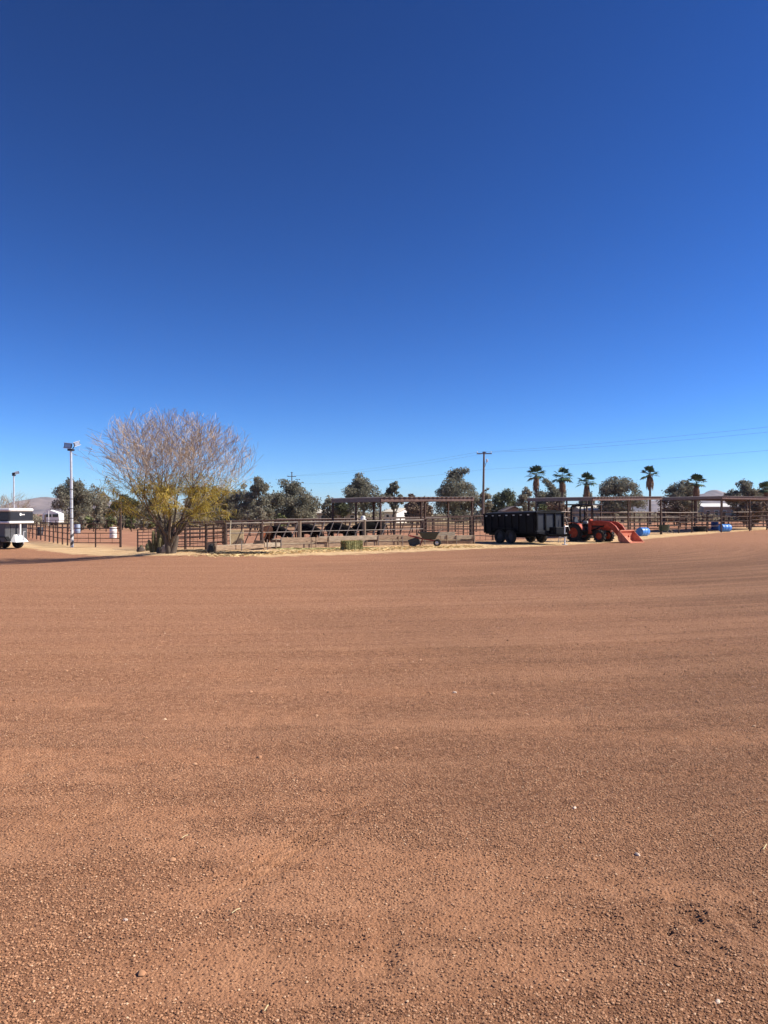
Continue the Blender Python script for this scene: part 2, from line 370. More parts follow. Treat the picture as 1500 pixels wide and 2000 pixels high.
pd = pn.new("ShaderNodeMapRange"); pd.inputs[1].default_value = 0.3; pd.inputs[2].default_value = 0.95; pl.new(pm.outputs[0], pd.inputs[0])
pk = pn.new("ShaderNodeMixRGB"); pk.blend_type = 'MULTIPLY'; pk.inputs[2].default_value = (0.66, 0.67, 0.69, 1); pl.new(pd.outputs[0], pk.inputs[0]); pl.new(pr.outputs[0], pk.inputs[1])  # same rightward shade multiplied into the pebble colour
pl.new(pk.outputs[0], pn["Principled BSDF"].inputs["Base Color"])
pn["Principled BSDF"].inputs["Roughness"].default_value = 0.9
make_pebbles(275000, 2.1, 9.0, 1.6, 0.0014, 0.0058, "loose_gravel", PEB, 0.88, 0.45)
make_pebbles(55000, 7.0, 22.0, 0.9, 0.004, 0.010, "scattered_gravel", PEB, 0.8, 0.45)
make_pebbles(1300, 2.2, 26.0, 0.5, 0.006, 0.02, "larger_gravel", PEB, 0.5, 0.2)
STONE = mat("pale_stone", (0.66, 0.5, 0.38), 0.9, 0, 0.3, 20)
for i, (px, py, r, lab) in enumerate([(888, 1353, 3.5, "small pale stone alone in the middle of the gravel yard"), (1122, 1581, 4.5, "pale pebble on dark gravel right of centre, highest of the near pale stones"),
        (1245, 1669, 5.5, "flat pale stone chip on the near gravel, right of centre"), (245, 1796, 4.5, "pale pebble near the lower left of the gravel"),
        (1402, 1954, 6, "pale stone near the bottom right corner of the gravel")]):
    p = P(px, py); rr = r * p.y / F
    mb = MB(); mb.lathe([(rr * .5, -rr * .4), (rr, 0), (rr * .8, rr * .5), (rr * .3, rr * .8)], 7, Matrix.Rotation(i, 4, 'Z') @ Matrix.Diagonal((1.3, .8, .8, 1)))
    tag(mb.build("stone", STONE, loc=(p.x, p.y, p.z + float(relief(np.array(p.x), np.array(p.y))) + rr * .12)), lab, "stone", "pale stones lying on the gravel")
STRAW = mat("straw", (0.62, 0.5, 0.26), 0.8, 0, 0.2, 8)
for i, (px, py, ln, a, lab) in enumerate([(461, 1784, 20, 0.5, "short pale straw stem lying on near gravel left of centre"), (361, 1641, 15, 0.6, "thin pale straw stem beside a tyre track"),
                                          (1494, 1658, 26, 0.55, "curved pale straw at the right edge of the gravel"), (520, 1974, 16, 1.0, "small straw stem at the bottom of the picture")]):
    p = P(px, py); L = ln * p.y / F
    mb = MB(); d = Vector((math.cos(a), math.sin(a) * 2, 0)).normalized() * L
    mb.path([(-d.x / 2, -d.y / 2, 0), (0.002, 0, 0.006), (d.x / 2, d.y / 2, 0.002)], 0.0022, 5)
    tag(mb.build("straw_stem", STRAW, loc=(p.x, p.y, float(relief(np.array(p.x), np.array(p.y))) + 0.012)), lab, "straw", "straw stems on the gravel")

# hay litter in front of the feed bunk
def litter(name, m, pts, N, L, w, hgt=0.02):
    A = np.array([(p.x, p.y) for p in pts]); seg = rng.integers(0, len(A) - 1, N); t = rng.random(N)[:, None]
    c = A[seg] * (1 - t) + A[seg + 1] * t + rng.normal(0, 1, (N, 2)) * w
    a = rng.random(N) * 6.283; ln = L * (0.5 + rng.random(N)); d = np.stack([np.cos(a), np.sin(a)], -1) * ln[:, None] / 2
    q = np.stack([-np.sin(a), np.cos(a)], -1) * 0.006
    z = terrain(c[:, 0], c[:, 1]) + 0.012 + hgt * rng.random(N)
    V = np.zeros((N, 4, 3)); V[:, 0, :2] = c - d - q; V[:, 1, :2] = c + d - q; V[:, 2, :2] = c + d + q; V[:, 3, :2] = c - d + q
    V[:, :2, 2] = z[:, None]; V[:, 2:, 2] = (z + 0.012)[:, None]
    return tag(npmesh(name, V.reshape(-1, 3), np.arange(N * 4).reshape(-1, 4), m), kind="stuff")
HAYL = mat("hay_litter", (0.62, 0.46, 0.22), 0.9, 0, 0.3, 3, island=0.35)
HAYG = mat("green_hay_litter", (0.44, 0.40, 0.17), 0.9, 0, 0.3, 3, island=0.35)
litter("straw_litter", HAYL, [P(430, 1086), P(560, 1079), P(700, 1075), P(800, 1070), P(930, 1068)], 5000, 0.11, 0.6)
litter("green_hay_litter", HAYG, [P(560, 1073), P(620, 1073), P(670, 1072), P(720, 1071)], 3200, 0.11, 0.3)
MULCH = mat("dark_mulch", (0.10, 0.08, 0.055), 0.95, 0, 0.4, 5, island=0.5)
mp0, mp1 = P(432, 1082), P(508, 1082)
litter("manure_litter", MULCH, [mp0, (mp0 + mp1) / 2, mp1], 3500, 0.10, 0.22, 0.06)
litter("leaf_litter", MULCH, [P(345, 1077), P(400, 1077), P(415, 1078)], 1800, 0.10, 0.25, 0.04)

# ---------------------------------------------------------------- hills
HILL = mat("desert_mountain", (0.15, 0.115, 0.11), 0.95, 0, 0.35, 0.012, 0.0, c2=(0.24, 0.18, 0.16), detail=10)
def hill(name, prof, D, depth):
    # prof: (px, py) skyline; a ridge with a spread-out skirt in front and behind
    px = np.linspace(prof[0][0], prof[-1][0], 160); py = np.interp(px, [p[0] for p in prof], [p[1] for p in prof])
    t = np.linspace(-1, 1, 40); Xh = np.zeros((40, 160)); Yh = Xh.copy(); Zh = Xh.copy()
    hgt = (HZ + 1 - py) * D / F
    for i, tt in enumerate(t):
        Yh[i] = D + tt * depth + 60 * np.sin(px * 0.05); Xh[i] = (px - CX) / F * D
        prof_ = (1 - abs(tt)) ** 1.25
        rg = fbm(Xh[i], Yh[i], 0.012, 5, 3) - 0.45
        Zh[i] = hgt * prof_ * (1 + 0.9 * rg * (1 - prof_)) + hgt * 0.10 * rg * (prof_ > 0.02)
    J = np.arange(40 * 160).reshape(40, 160); Q = np.stack([J[:-1, :-1], J[:-1, 1:], J[1:, 1:], J[1:, :-1]], -1).reshape(-1, 4)
    return tag(npmesh(name, np.stack([Xh, Yh, Zh - 2], -1).reshape(-1, 3), Q, HILL, smooth=False), kind="structure")
hill("hill", [(-260, 1004), (-120, 990), (0, 994), (30, 990), (50, 985), (70, 977), (84, 972), (100, 970), (125, 973), (150, 969), (175, 972), (205, 973), (240, 982), (280, 989), (330, 995), (380, 999), (440, 1003)], 3000, 600)
hill("hill", [(1180, 1003), (1215, 983), (1245, 978), (1290, 975), (1330, 970), (1375, 962), (1388, 958), (1397, 954), (1408, 955), (1418, 959), (1432, 963), (1450, 967), (1500, 974), (1600, 985), (1700, 1001)], 3600, 700)

# ---------------------------------------------------------------- haze
HAZE = bpy.data.materials.new("desert_haze"); HAZE.use_nodes = True
hn, hl = HAZE.node_tree.nodes, HAZE.node_tree.links; hn.clear()
ho = hn.new("ShaderNodeOutputMaterial"); hv = hn.new("ShaderNodeVolumePrincipled")
hv.inputs["Color"].default_value = (0.72, 0.8, 0.95, 1); hv.inputs["Density"].default_value = 0.00008; hv.inputs["Anisotropy"].default_value = 0.0
hl.new(hv.outputs[0], ho.inputs["Volume"])
mb = MB(); mb.box((0, 3900, 75), (12000, 11000, 156)); hz_ = mb.build("haze", HAZE); tag(hz_, kind="stuff")

# ---------------------------------------------------------------- background trees
def leaf_quads(C, size, droop=0.0, asp=1.6):
    N = len(C); d = rng.normal(0, 1, (N, 3)); d[:, 2] -= droop; d /= np.linalg.norm(d, axis=1)[:, None]
    e2 = rng.normal(0, 1, (N, 3)); e2 -= (e2 * d).sum(1)[:, None] * d; e2 /= np.linalg.norm(e2, axis=1)[:, None]
    s = size * (0.55 + 0.9 * rng.random(N))[:, None]
    a, c = d * s * asp / 2, e2 * s / 2
    V = np.stack([C - a, C + c * .8, C + a, C - c * .8], 1)
    return V.reshape(-1, 3)
def tree(label, px, D, hw, top, base_py=None, leaf=EU1, bark=BARK, N=4500, lsize=None, low=0.12, clumps=18, group="trees beyond the corrals", seed=None, name="tree", droop=0.3, tall=1.0, flat=0.0):
    global rng
    p = at(px, D); H = zpx(top, D) - p.z; W = hw * D / F * 1.08; N = int(N * 1.75); clumps = int(clumps * 1.9)
    r = np.random.default_rng(int(px * 7 + D)); keep = rng; rng = r
    root = empty(name, p, 0, label, "tree", group)
    cc = []; lob = [(r.uniform(0, 6.283), r.uniform(.05, .17), r.uniform(.5, 1.5)) for _ in range(3)]
    while len(cc) < clumps:
        q = r.uniform(-1, 1, 3); L_ = np.linalg.norm(q)
        if L_ > 1 or L_ < r.random() * .75: continue
        zz = low + (1 - low) * (q[2] * .5 + .5); az = math.atan2(q[1], q[0])
        wz = (1.0 - 0.6 * max(0, (zz - 0.5) / 0.5) ** 1.4) * (1 + sum(a_ * math.sin(az * 2 + p_ + zz * 6 * f_) for p_, a_, f_ in lob))
        cc.append((q[0] * W * .85 * wz, q[1] * W * .85 * wz, H * zz * 0.93, (0.15 + 0.17 * r.random()) * min(W, H * .6)))
    cc.append((r.uniform(-.3, .3) * W, 0, H * .93, .16 * W))
    cc = np.array(cc); wts = cc[:, 3] ** 1.8; wts /= wts.sum()
    k = r.choice(len(cc), N, p=wts); dirs = r.normal(0, 1, (N, 3)); dirs /= np.linalg.norm(dirs, axis=1)[:, None]
    rad = cc[k, 3] * (0.35 + 0.75 * r.random(N) ** 0.7)
    C = cc[k, :3] + dirs * rad[:, None] * np.array([1, 1, .8])
    C += r.normal(0, 0.06 * W, (N, 3)) * (r.random(N) < .18)[:, None]
    C[:, 2] = np.clip(C[:, 2], 0.1, H)
    ls = lsize or 0.0016 * D
    V = leaf_quads(C, ls, droop); npmesh("crown", V, np.arange(len(V)).reshape(-1, 4), leaf, root)
    mb = MB(); tr = 0.035 * H
    for j in range(2 if W > H * .5 else 1):
        ox = r.uniform(-.15, .15) * W
        mb.path([(ox, 0, -0.1), (ox * .6 + r.uniform(-.1, .1), 0, H * .25), (ox * .4, 0, H * .5), (r.uniform(-.2, .2) * W, 0, H * .8)], [tr, tr * .75, tr * .5, tr * .15], 7)
    mb.build("trunk", bark, root, smooth=True)
    mb = MB()
    for c in cc[:10]:
        z0 = H * r.uniform(.18, .4)
        mid = Vector((c[0] * .5, c[1] * .5, (z0 + c[2]) / 2 - .04 * H))
        mb.path([(0, 0, z0), mid, c[:3]], [tr * .45, tr * .3, tr * .08], 5)
    mb.build("limbs", bark, root, smooth=True)
    rng = keep
    return root
tree("dark grey-green tree behind the silver light pole", 143, 105, 45, 933, leaf=EU1, N=7500, low=.18, clumps=22)
tree("pale thin tree between the dark tree and the yellow tree", 190, 112, 28, 944, leaf=EU2, N=2200, low=.25, bark=BARKP)
tree("low dark tree seen under the left side of the yellow tree", 246, 120, 42, 966, leaf=EU3, N=4500, low=.02)
tree("low grey tree seen behind the yellow tree's trunk", 300, 118, 38, 972, leaf=EU2, N=3600, low=.02)
tree("grey tree just right of the yellow tree's trunk", 385, 112, 44, 962, leaf=EU2, N=4500, clumps=18, low=.02)
tree("olive tree at the right edge of the yellow tree's crown", 440, 104, 46, 955, leaf=EU1, N=5200, low=.02)
tree("brownish rounded tree left of the tall green tree", 470, 118, 38, 944, leaf=EU2, N=4200, low=.1)
tree("tall narrow green tree with a leaning tip in the left half", 507, 103, 31, 929, leaf=EU1, N=5500, low=.02, clumps=22)
tree("wide dark grey tree crossed by the far slim utility pole", 570, 112, 60, 936, leaf=EU1, N=9500, low=.03, clumps=26)
tree("small grey tree left of the first shelter roof", 645, 130, 17, 966, leaf=EU2, N=1600)
tree("tall grey-green tree behind the first shelter's left end", 712, 122, 45, 923, leaf=EU1, N=7500, low=.22, clumps=20, bark=BARKP)
tree("low dark tree under the first shelter roof", 668, 130, 22, 972, leaf=EU3, N=2200, low=.3)
tree("slim two-lobed tree right of the first shelter's corner", 769, 125, 20, 937, leaf=EU1, N=2600, low=.3)
tree("large grey-green tree left of the tall utility pole", 893, 118, 49, 912, leaf=EU1, N=9500, low=.06, clumps=24)
tree("small grey tree right beside the tall utility pole", 948, 118, 16, 950, leaf=EU2, N=1500, low=.2)
tree("dense dark green tree right of the tall utility pole", 986, 135, 36, 954, leaf=EU3, N=4200, low=.1)
tree("pale green tree left of the first palm", 1026, 130, 20, 948, leaf=EU2, N=2200)
tree("grey tree directly behind the first two palms", 1074, 140, 37, 934, leaf=EU1, N=5500, low=.2)
tree("small grey tree behind the third palm", 1147, 145, 20, 960, leaf=EU1, N=2000)
tree("broad grey-green tree between the third and fourth palms", 1210, 128, 48, 931, leaf=EU1, N=8000, low=.15, clumps=22)
tree("rounded tree behind the fifth palm", 1333, 128, 46, 938, leaf=EU1, N=6500, low=.2, clumps=20)
tree("rounded grey tree right of the far peak", 1452, 132, 32, 935, leaf=EU1, N=4800, low=.25)
tree("dark tree at the right edge beside the last palm", 1494, 138, 30, 942, leaf=EU3, N=3500, low=.2)
for lab, px, D, hw, top, lf, N in [("wide brown scrub bush seen under the first shelter roof", 812, 100, 36, 965, SCRUB, 6500), ("brown scrub bush under the second shelter's left end", 1085, 110, 34, 974, SCRUB, 3500),
        ("yellow-green round bush above the dump trailer", 1061, 84, 20, 985, BUSHG, 2600), ("dark brown bush left of the fourth palm's foot", 1318, 88, 34, 981, SCRUB, 4000),
        ("brown scrub bush under the last shelter roof", 1470, 84, 36, 972, SCRUB, 5500), ("yellowish bush at the foot of the wide dark tree", 548, 92, 16, 1003, BUSHG, 900),
        ("low olive bush at the foot of the tall narrow tree", 500, 90, 26, 990, EU2, 2200), ("low grey bush right of the brown-roofed house", 1025, 120, 16, 985, EU2, 900)]:
    tree(lab, px, D, hw, top, leaf=lf, N=N, low=.15, clumps=14, group="bushes beyond the corrals", name="bush")
for i in range(9):
    tree(["first", "second", "third", "fourth", "fifth", "sixth", "seventh", "eighth", "ninth"][i] + " shrub from the left in the green row behind the arena", 158 + i * 20 + rnd.uniform(-4, 4), 92 + rnd.uniform(-2, 2), 13, 1008 + rnd.uniform(-2, 3), leaf=BUSHG if i % 2 else EU2,
         N=750, low=.1, clumps=9, group="shrubs behind the arena", name="shrub", lsize=.17)

N = 38000; bxp = rng.uniform(-40, 1560, N); bD = rng.uniform(135, 165, N); X_ = (bxp - CX) / F * bD
hh = (1 + 1.1 * sst((660 - bxp) / 60)) * (0.5 + 2.4 * np.clip(fbm(bxp * 0.02, bD * 0.05, 1.0, 4, 8) - 0.22, 0, 1) * 1.5)
Cb = np.stack([X_, bD, terrain(X_, bD) + hh * rng.random(N) ** .7], -1); V = leaf_quads(Cb, .32, .2)
tag(npmesh("far_scrub", V, np.arange(len(V)).reshape(-1, 4), EU2), kind="stuff")

# ---------------------------------------------------------------- palms
def palm(label, px, D, top, hw, lean=0.0):
    p = at(px, D); H = zpx(top, D) - p.z; r = random.Random(int(px)); root = empty("fan_palm", p, r.random() * 6, label, "palm tree", "fan palms beyond the corrals")
    W = hw * D / F * r.uniform(1.08, 1.28); Hc = H - W * .95
    mb = MB(); mb.path([(0, 0, -.1), (0.03, 0, H * .3), (lean * .5, 0, H * .6), (lean, 0, Hc)], [.2, .16, .14, .13], 9); mb.build("trunk", BARK, root, smooth=True)
    mb = MB(); sk = H * r.uniform(.24, .36)
    for i in range(170):
        a = r.random() * 6.283; z1 = Hc - sk * r.random() ** .8 * .75; rr = .16 + .28 * (1 - abs((Hc - z1) / sk - .45)); L = .5 + .5 * r.random()
        c, s = math.cos(a), math.sin(a); w = .05 + .05 * r.random()
        top_ = Vector((lean + c * .12, s * .12, z1 + .1)); end = Vector((lean + c * rr * 1.25, s * rr * 1.25, z1 - L)); md = Vector((lean + c * rr * 1.1, s * rr * 1.1, z1 - L * .35))
        t = Vector((-s, c, 0)) * w
        mb.add([top_ - t * .4, top_ + t * .4, md + t, md - t, end], [(0, 1, 2, 3), (3, 2, 4)])
    mb.build("dead_frond_skirt", PALMD, root)
    for i in range(26):
        a = i * 2.4 + r.random(); el = math.radians(r.uniform(-25, 85)); wind = Vector((.35, 0, .0))
        d = Vector((math.cos(a) * math.cos(el), math.sin(a) * math.cos(el), math.sin(el))) + wind * .5; d.normalize()
        o = Vector((lean, 0, Hc)); Lp = W * .6; hub = o + d * Lp
        mb = MB(); mb.tube(o, hub, .018, .012, 4)
        u = d.cross(Vector((0, 0, 1))); u = u.normalized() if u.length > .1 else Vector((1, 0, 0)); w = u.cross(d)
        for k in range(9):
            b_ = math.radians(-75 + 150 * k / 8); bl = W * (.85 - .2 * abs(b_)) * r.uniform(.85, 1.1)
            dd = (d * math.cos(b_) + u * math.sin(b_)).normalized(); e_ = hub + dd * bl - Vector((0, 0, bl * .25)); sd_ = dd.cross(w).normalized() * bl * .12
            m_ = hub + dd * bl * .55
            mb.add([hub, m_ + sd_, e_, m_ - sd_], [(0, 1, 2, 3)])
        mb.build("frond", PALMG, root)
    return root
palm("tall fan palm with a brown skirt, first from the left", 1047, 112, 912, 15)
palm("fan palm with windblown crown, second from the left", 1098, 112, 915, 15, .1)
palm("short fan palm above the tractor canopy, third from the left", 1146, 118, 926, 14)
palm("fan palm with long bare trunk, fourth from the left", 1270, 100, 912, 14, .05)
palm("fan palm with a wide skirt in front of the rounded tree, fifth from the left", 1360, 112, 928, 14)
palm("small fan palm half cut off by the right edge", 1498, 118, 942, 14)

# ---------------------------------------------------------------- far buildings
TANW = mat("tan_siding", (0.42, 0.36, 0.30), 0.8, 0, 0.1, 1); WHW = mat("white_siding", (0.72, 0.70, 0.66), 0.7, 0, 0.06, 1)
BRW = mat("brown_siding", (0.27, 0.18, 0.14), 0.8, 0, 0.12, 1); PALER = mat("pale_roof", (0.62, 0.57, 0.47), 0.7, 0, 0.1, .5)
BRR = mat("brown_roof", (0.24, 0.17, 0.14), 0.85, 0, 0.15, .7); REDR = mat("red_roof", (0.28, 0.15, 0.11), 0.85, 0, 0.15, .7)
def house(label, px0, px1, D, eave, ridge, wallm, roofm, deep=7.0, rz=0.0, gable_front=False, wins=4, cat="house", name="house", doors=0):
    p0, p1 = at(px0, D), at(px1, D); W = p1.x - p0.x; c = (p0 + p1) / 2
    root = empty(name, (c.x, D, c.z), rz, label, cat); he = zpx(eave, D) - c.z; hr = zpx(ridge, D) - c.z; hw = W / 2 - .25; dp = deep
    mb = MB(); 
    if gable_front: mb.prism([(-hw, -.1), (hw, -.1), (hw, he), (0, hr - .12), (-hw, he)], 0, dp)
    else: mb.box((0, dp / 2, he / 2 - .05), (2 * hw, dp, he + .1))
    if not gable_front:
        M = Matrix.Rotation(math.pi / 2, 4, 'Z')
        mb.prism([(0, he), (dp, he), (dp / 2, hr - .1)], -hw, hw, M)
    mb.build("wall", wallm, root)
    mb = MB()
    if gable_front:
        for s in (-1, 1): mb.prism([(s * (hw + .3), he - .12), (0, hr), (0, hr + .14), (s * (hw + .3), he + .02)], -.3, dp + .3)
    else:
        M = Matrix.Rotation(math.pi / 2, 4, 'Z')
        for a, c_ in ((-.4, dp / 2), (dp + .4, dp / 2)): mb.prism([(a, he - .1), (c_, hr), (c_, hr + .14), (a, he + .04)], -hw - .3, hw + .3, M)
    mb.build("roof", roofm, root)
    for i in range(wins):
        x = -hw + (i + .5) * 2 * hw / wins
        mb = MB(); mb.box((x, -.02, he * .58), (min(1.1, hw / wins), .08, he * .36)); w = mb.build("window", WHITE, root)
        mb = MB(); mb.box((x, -.05, he * .58), (min(.9, hw / wins * .8), .06, he * .29)); mb.build("pane", GLASS, w)
    if doors:
        mb = MB(); mb.box((hw * .35, -.03, he * .4), (.95, .08, he * .8)); mb.build("door", BRW, root)
    return root
house("long tan mobile home with a cream roof left of the first shelter", 600, 700, 135, 1002, 995, TANW, PALER, wins=5, doors=1)
house("small cream gabled building under the first shelter roof", 748, 778, 128, 1000, 993, WHW, PALER, wins=2, deep=9, rz=-.35)
house("white shed with pale roof right of the tall utility pole", 938, 967, 135, 997, 990, TANW, PALER, wins=1, rz=-.3, cat="shed", name="shed")
house("second white shed beside the brown house", 966, 986, 140, 997, 991, WHW, PALER, wins=1, rz=-.3, cat="shed", name="shed")
house("low brown gabled house above the dump trailer", 985, 1024, 125, 998, 990, BRW, BRR, gable_front=True, wins=2)
house("long cream-roofed house behind the tractor canopy", 1132, 1200, 130, 996, 988, TANW, PALER, wins=4)
house("grey-roofed house left of the tractor canopy", 1092, 1126, 138, 998, 992, BRW, BRR, wins=2)
house("long white-roofed house under the third shelter roof", 1372, 1442, 140, 990, 984, TANW, WHW, wins=4)
house("rusty-roofed low building beyond the left arena fence", 50, 84, 150, 1010, 1006, TANW, REDR, wins=2)
# travel trailer
p = at(99, 125); root = empty("travel_trailer", p, 0.06, "white travel trailer parked beyond the left arena fence", "camper")
k = 125 / F; hb = .55
mb = MB(); mb.prism([(-16 * k, hb), (15 * k, hb), (16 * k, hb + .5), (15 * k, hb + 1.5), (8 * k, hb + 1.75), (-4 * k, hb + 2.1), (-15 * k, hb + 1.6), (-16 * k, hb + 1.0)], 0, 2.3); mb.build("body", WHITE, root)
for x in (-4, 9):
    mb = MB(); mb.box((x * k, -.02, hb + 1.15), (.9, .06, .5)); mb.build("window", GLASS, root)
mb = MB(); mb.box((-11 * k, -.02, hb + .8), (.6, .05, 1.4)); mb.build("door", GALV, root)
for x in (0, .85):
    mb = MB(); mb.lathe([(.1, -.1), (.34, -.1), (.34, .1), (.1, .1)], 14, Matrix.Translation((x, .1, .3)) @ Matrix.Rotation(math.pi / 2, 4, 'X')); mb.build("wheel", RUBBER, root)

# ---------------------------------------------------------------- utility poles and wires
def upole(label, px, D, top, arms, lean=0.0, r=.15, box=False):
    p = at(px, D); H = zpx(top, D) - p.z; root = empty("utility_pole", p, 0, label, "utility pole", "utility poles along the back road")
    mb = MB(); mb.path([(0, 0, -.2), (lean * .5, 0, H * .5), (lean, 0, H)], [r, r * .85, r * .68], 9); mb.build("pole", POLEW, root, smooth=True)
    ang = math.atan2(31.5, 55)          # arms square to the line
    for z, L in arms:
        mb = MB(); mb.box((lean, -.16, H - z), (L, .1, .12)); mb.build("crossarm", POLEW, root)
        for s in (-.46, 0.46) if L > 1 else ():
            mb = MB(); mb.lathe([(.03, 0), (.05, .06), (.035, .12), (.055, .17), (.02, .24)], 8, Matrix.Translation((lean + s * L, -.16, H - z + .06))); mb.build("insulator", GALV, root)
    if box:
        mb = MB(); mb.tube((lean, 0, H - 2.2), (.5, 0, H - 1.2), .03, n=5); mb.build("bracket", RUST, root)
        mb = MB(); mb.lathe([(.1, 0), (.13, .1), (.12, .35), (.05, .42)], 10, Matrix.Translation((.55, 0, H - 1.35))); mb.build("lamp_head", GALV, root)
    return p, H
pA, HA = upole("tall wooden utility pole with a crossarm, right of centre", 943, 95, 882, [(.1, .5), (.28, 1.9)], .16, .17, True)
pB, HB = upole("slim dark far utility pole in front of the wide grey tree", 570, 150, 922, [(.1, .35), (.9, 1.8)], 0, .14)
WIRE = mat("power_cable", (0.16, 0.16, 0.17), 0.6, 0.3, 0.1, 1)
pC = Vector((44.3, 40, 0))
def wire(label, a, b, sag, r=.0075):
    pts = [a.lerp(b, t / 24) - Vector((0, 0, sag * 4 * (t / 24) * (1 - t / 24))) for t in range(25)]
    mb = MB(); mb.path([q - a for q in pts], r, 4); tag(mb.build("power_line", WIRE, loc=a), label, "power line", "power lines over the corrals")
for i, (off, lab) in enumerate(((-.87, "left"), (.87, "right"))):
    a = Vector((pA.x + .16 + off, 94.8, HA - .1 + pA.z)); c = Vector((pC.x + off, pC.y, HA - .6))
    wire("upper power line running right from the tall utility pole, %s one of the pair" % ("lower" if i else "higher"), a, c, .45 + .25 * i)
    bb = Vector((pB.x + off, 149.8, HB - .75 + pB.z))
    wire("upper power line running left from the tall utility pole, %s one of the pair" % ("lower" if i else "higher"), a, bb, .5 + .2 * i)
wire("lower power line running right from the tall utility pole", Vector((pA.x + .1, 94.9, zpx(917, 95))), Vector((pC.x, pC.y, zpx(917, 95) - .1)), .35)
wire("lower power line running left from the tall utility pole", Vector((pA.x + .1, 94.9, zpx(917, 95))), Vector((pB.x, 149.9, zpx(945, 150))), .5)

# ---------------------------------------------------------------- fences
def fence(label, A, B, hA, hB, rails, posts, pr=.04, rr=.024, verts=(), pm=RUST, rm=RUST, group=None, name="pipe_fence", post_top=.02, vfr=(0, 1), vr=.012, wave=0.0):
    d = B - A; L = math.hypot(d.x, d.y); root = empty(name, A, math.atan2(d.y, d.x), label, "fence", group)
    def zz(t, f):                       # height along the run: base line and top line
        return d.z * t + (hA + (hB - hA) * t) * f
    for t in posts:
        ht = post_top if not isinstance(t, tuple) else t[1]; m = pm; r_ = pr
        if isinstance(t, tuple):
            if len(t) > 2: r_ = t[2]
            if len(t) > 3: m = t[3]
            t = t[0]
        mb = MB(); mb.tube((L * t, 0, d.z * t - .15), (L * t + wave * rnd.uniform(-.03, .03), wave * rnd.uniform(-.03, .03), zz(t, 1) + ht), r_, n=8); mb.build("post", m, root, smooth=True)
    for f in rails:
        m = rm; r_ = rr
        if isinstance(f, tuple): f, r_, m = f
        mb = MB(); k = 5
        mb.path([(L * i / k, -pr * .9, zz(i / k, f) + (wave * rnd.uniform(-.012, .012))) for i in range(k + 1)], r_, 7); mb.build("rail", m, root, smooth=True)
    for t in verts:
        mb = MB(); mb.tube((L * t, -pr * .9, zz(t, vfr[0])), (L * t, -pr * .9, zz(t, vfr[1])), vr, n=5); mb.build("upright", rm, root)
    return root
def lin(n): return [i / (n - 1) for i in range(n)]
# left arena side, running away
A = P(142, 1067.5); B = P(50, 1049)
fence("rusty pipe fence running away along the arena's left side", A, B, 1.4, 1.4, [1, .8, .55, .28], [0.02, .08, .165, .25, .33, .41, (.5, .55), .6, .7, .8, .9, 1.0], .05, .026)
# gate between light pole and tall post
A = P(143, 1068.5); B = P(235.5, 1069)
fence("rusty pipe gate between the silver light pole and a tall rusty post", A, B, 1.42, 1.42, [1, .8, .6, .385, .19], [(0.0, .02, .05), (.475, .02, .045), (1.0, 1.35, .075)], .045, .024, verts=[.09, .33, .58, .83], vfr=(.19, .6), wave=.3)
# far side of the arena
A = at(60, 84); B = at(330, 84)
fence("low far pipe fence along the back of the arena", A, B, 1.3, 1.3, [1, .66, .33], lin(12), .05, .03)
# fence behind tree
A = P(269, 1071); B = P(405, 1074)
fence("six-rail pipe panels behind the yellow tree's trunk", A, B, 1.08, 1.12, [1, .84, .68, .52, .34, .13], [0.0, .3, (.735, .03, .065), (.985, .06, .065)], .045, .021, verts=[.1, .2, .5, .6, .85], vr=.009, wave=.3)
A = at(345, 39.5); B = at(472, 41.0)
fence("second row of pipe panels behind the left end of the feed bunk", A, B, 1.2, 1.2, [1, .8, .6, .4, .15], [0, .2, .45, .7, 1], .04, .022, verts=lin(14), vr=.009)
A = P(405, 1074); B = at(441, 33.4)
fence("short pipe panel closing the corner beside the feed bunk", A, B, 1.13, 1.17, [1, .82, .64, .46, .28], [.35], .04, .022)
# feed bunk line
TL = [(421, 1080), (471, 1077.2), (516, 1074), (548, 1071.5), (610, 1069.6), (640, 1068.3), (690, 1066.6), (738, 1065.4), (785, 1064.3), (860, 1063), (928, 1062)]
TP = [P(*q) for q in TL]
FA = at(440, 33.4); FB = at(826, 40.2); FC = at(923, 42.3)
dv = (FB - FA).normalized(); Lf = (FB - FA).length
def tf(px):          # parameter on FA-FB seen at px
    k = (px - CX) / F; return (k * FA.y - FA.x) / ((FB.x - FA.x) - k * (FB.y - FA.y))
ff = fence("feed fence with slanted neck bars along the wooden bunk", FA, FB, 1.17, 1.25, [(1, .03, PALE_PIPE), (.62, .02, PALE_PIPE), .16],
           [(0, .02, .09), (tf(511), .08, .085), (tf(584), .06, .12, WOODP), (tf(711), .06, .1, WOODP), (tf(770), .0, .07), (1, .05, .07)], .05, .024, wave=.4)
px = 468
while px < 822:
    t = tf(px); x = t * Lf; z = (FB.z - FA.z) * t
    if abs(px - 584) > 8 and abs(px - 711) > 8:
        mb = MB(); mb.tube((x - .22, -.02, z + .2), (x + .22, -.05, z + 1.15 + .06 * t), .026, n=6); mb.build("neck_bar", PALE_PIPE if 525 < px < 760 else RUST, ff)
    px += 17.5
fence("six-rail pipe panels behind the wheelbarrow", FB, FC, 1.3, 1.42, [1, .86, .7, .54, .36, .16], [.06, .5, (.96, .05, .08)], .05, .022, verts=[.12, .2, .28, .38, .62, .7, .8, .88], vr=.011, wave=.3)
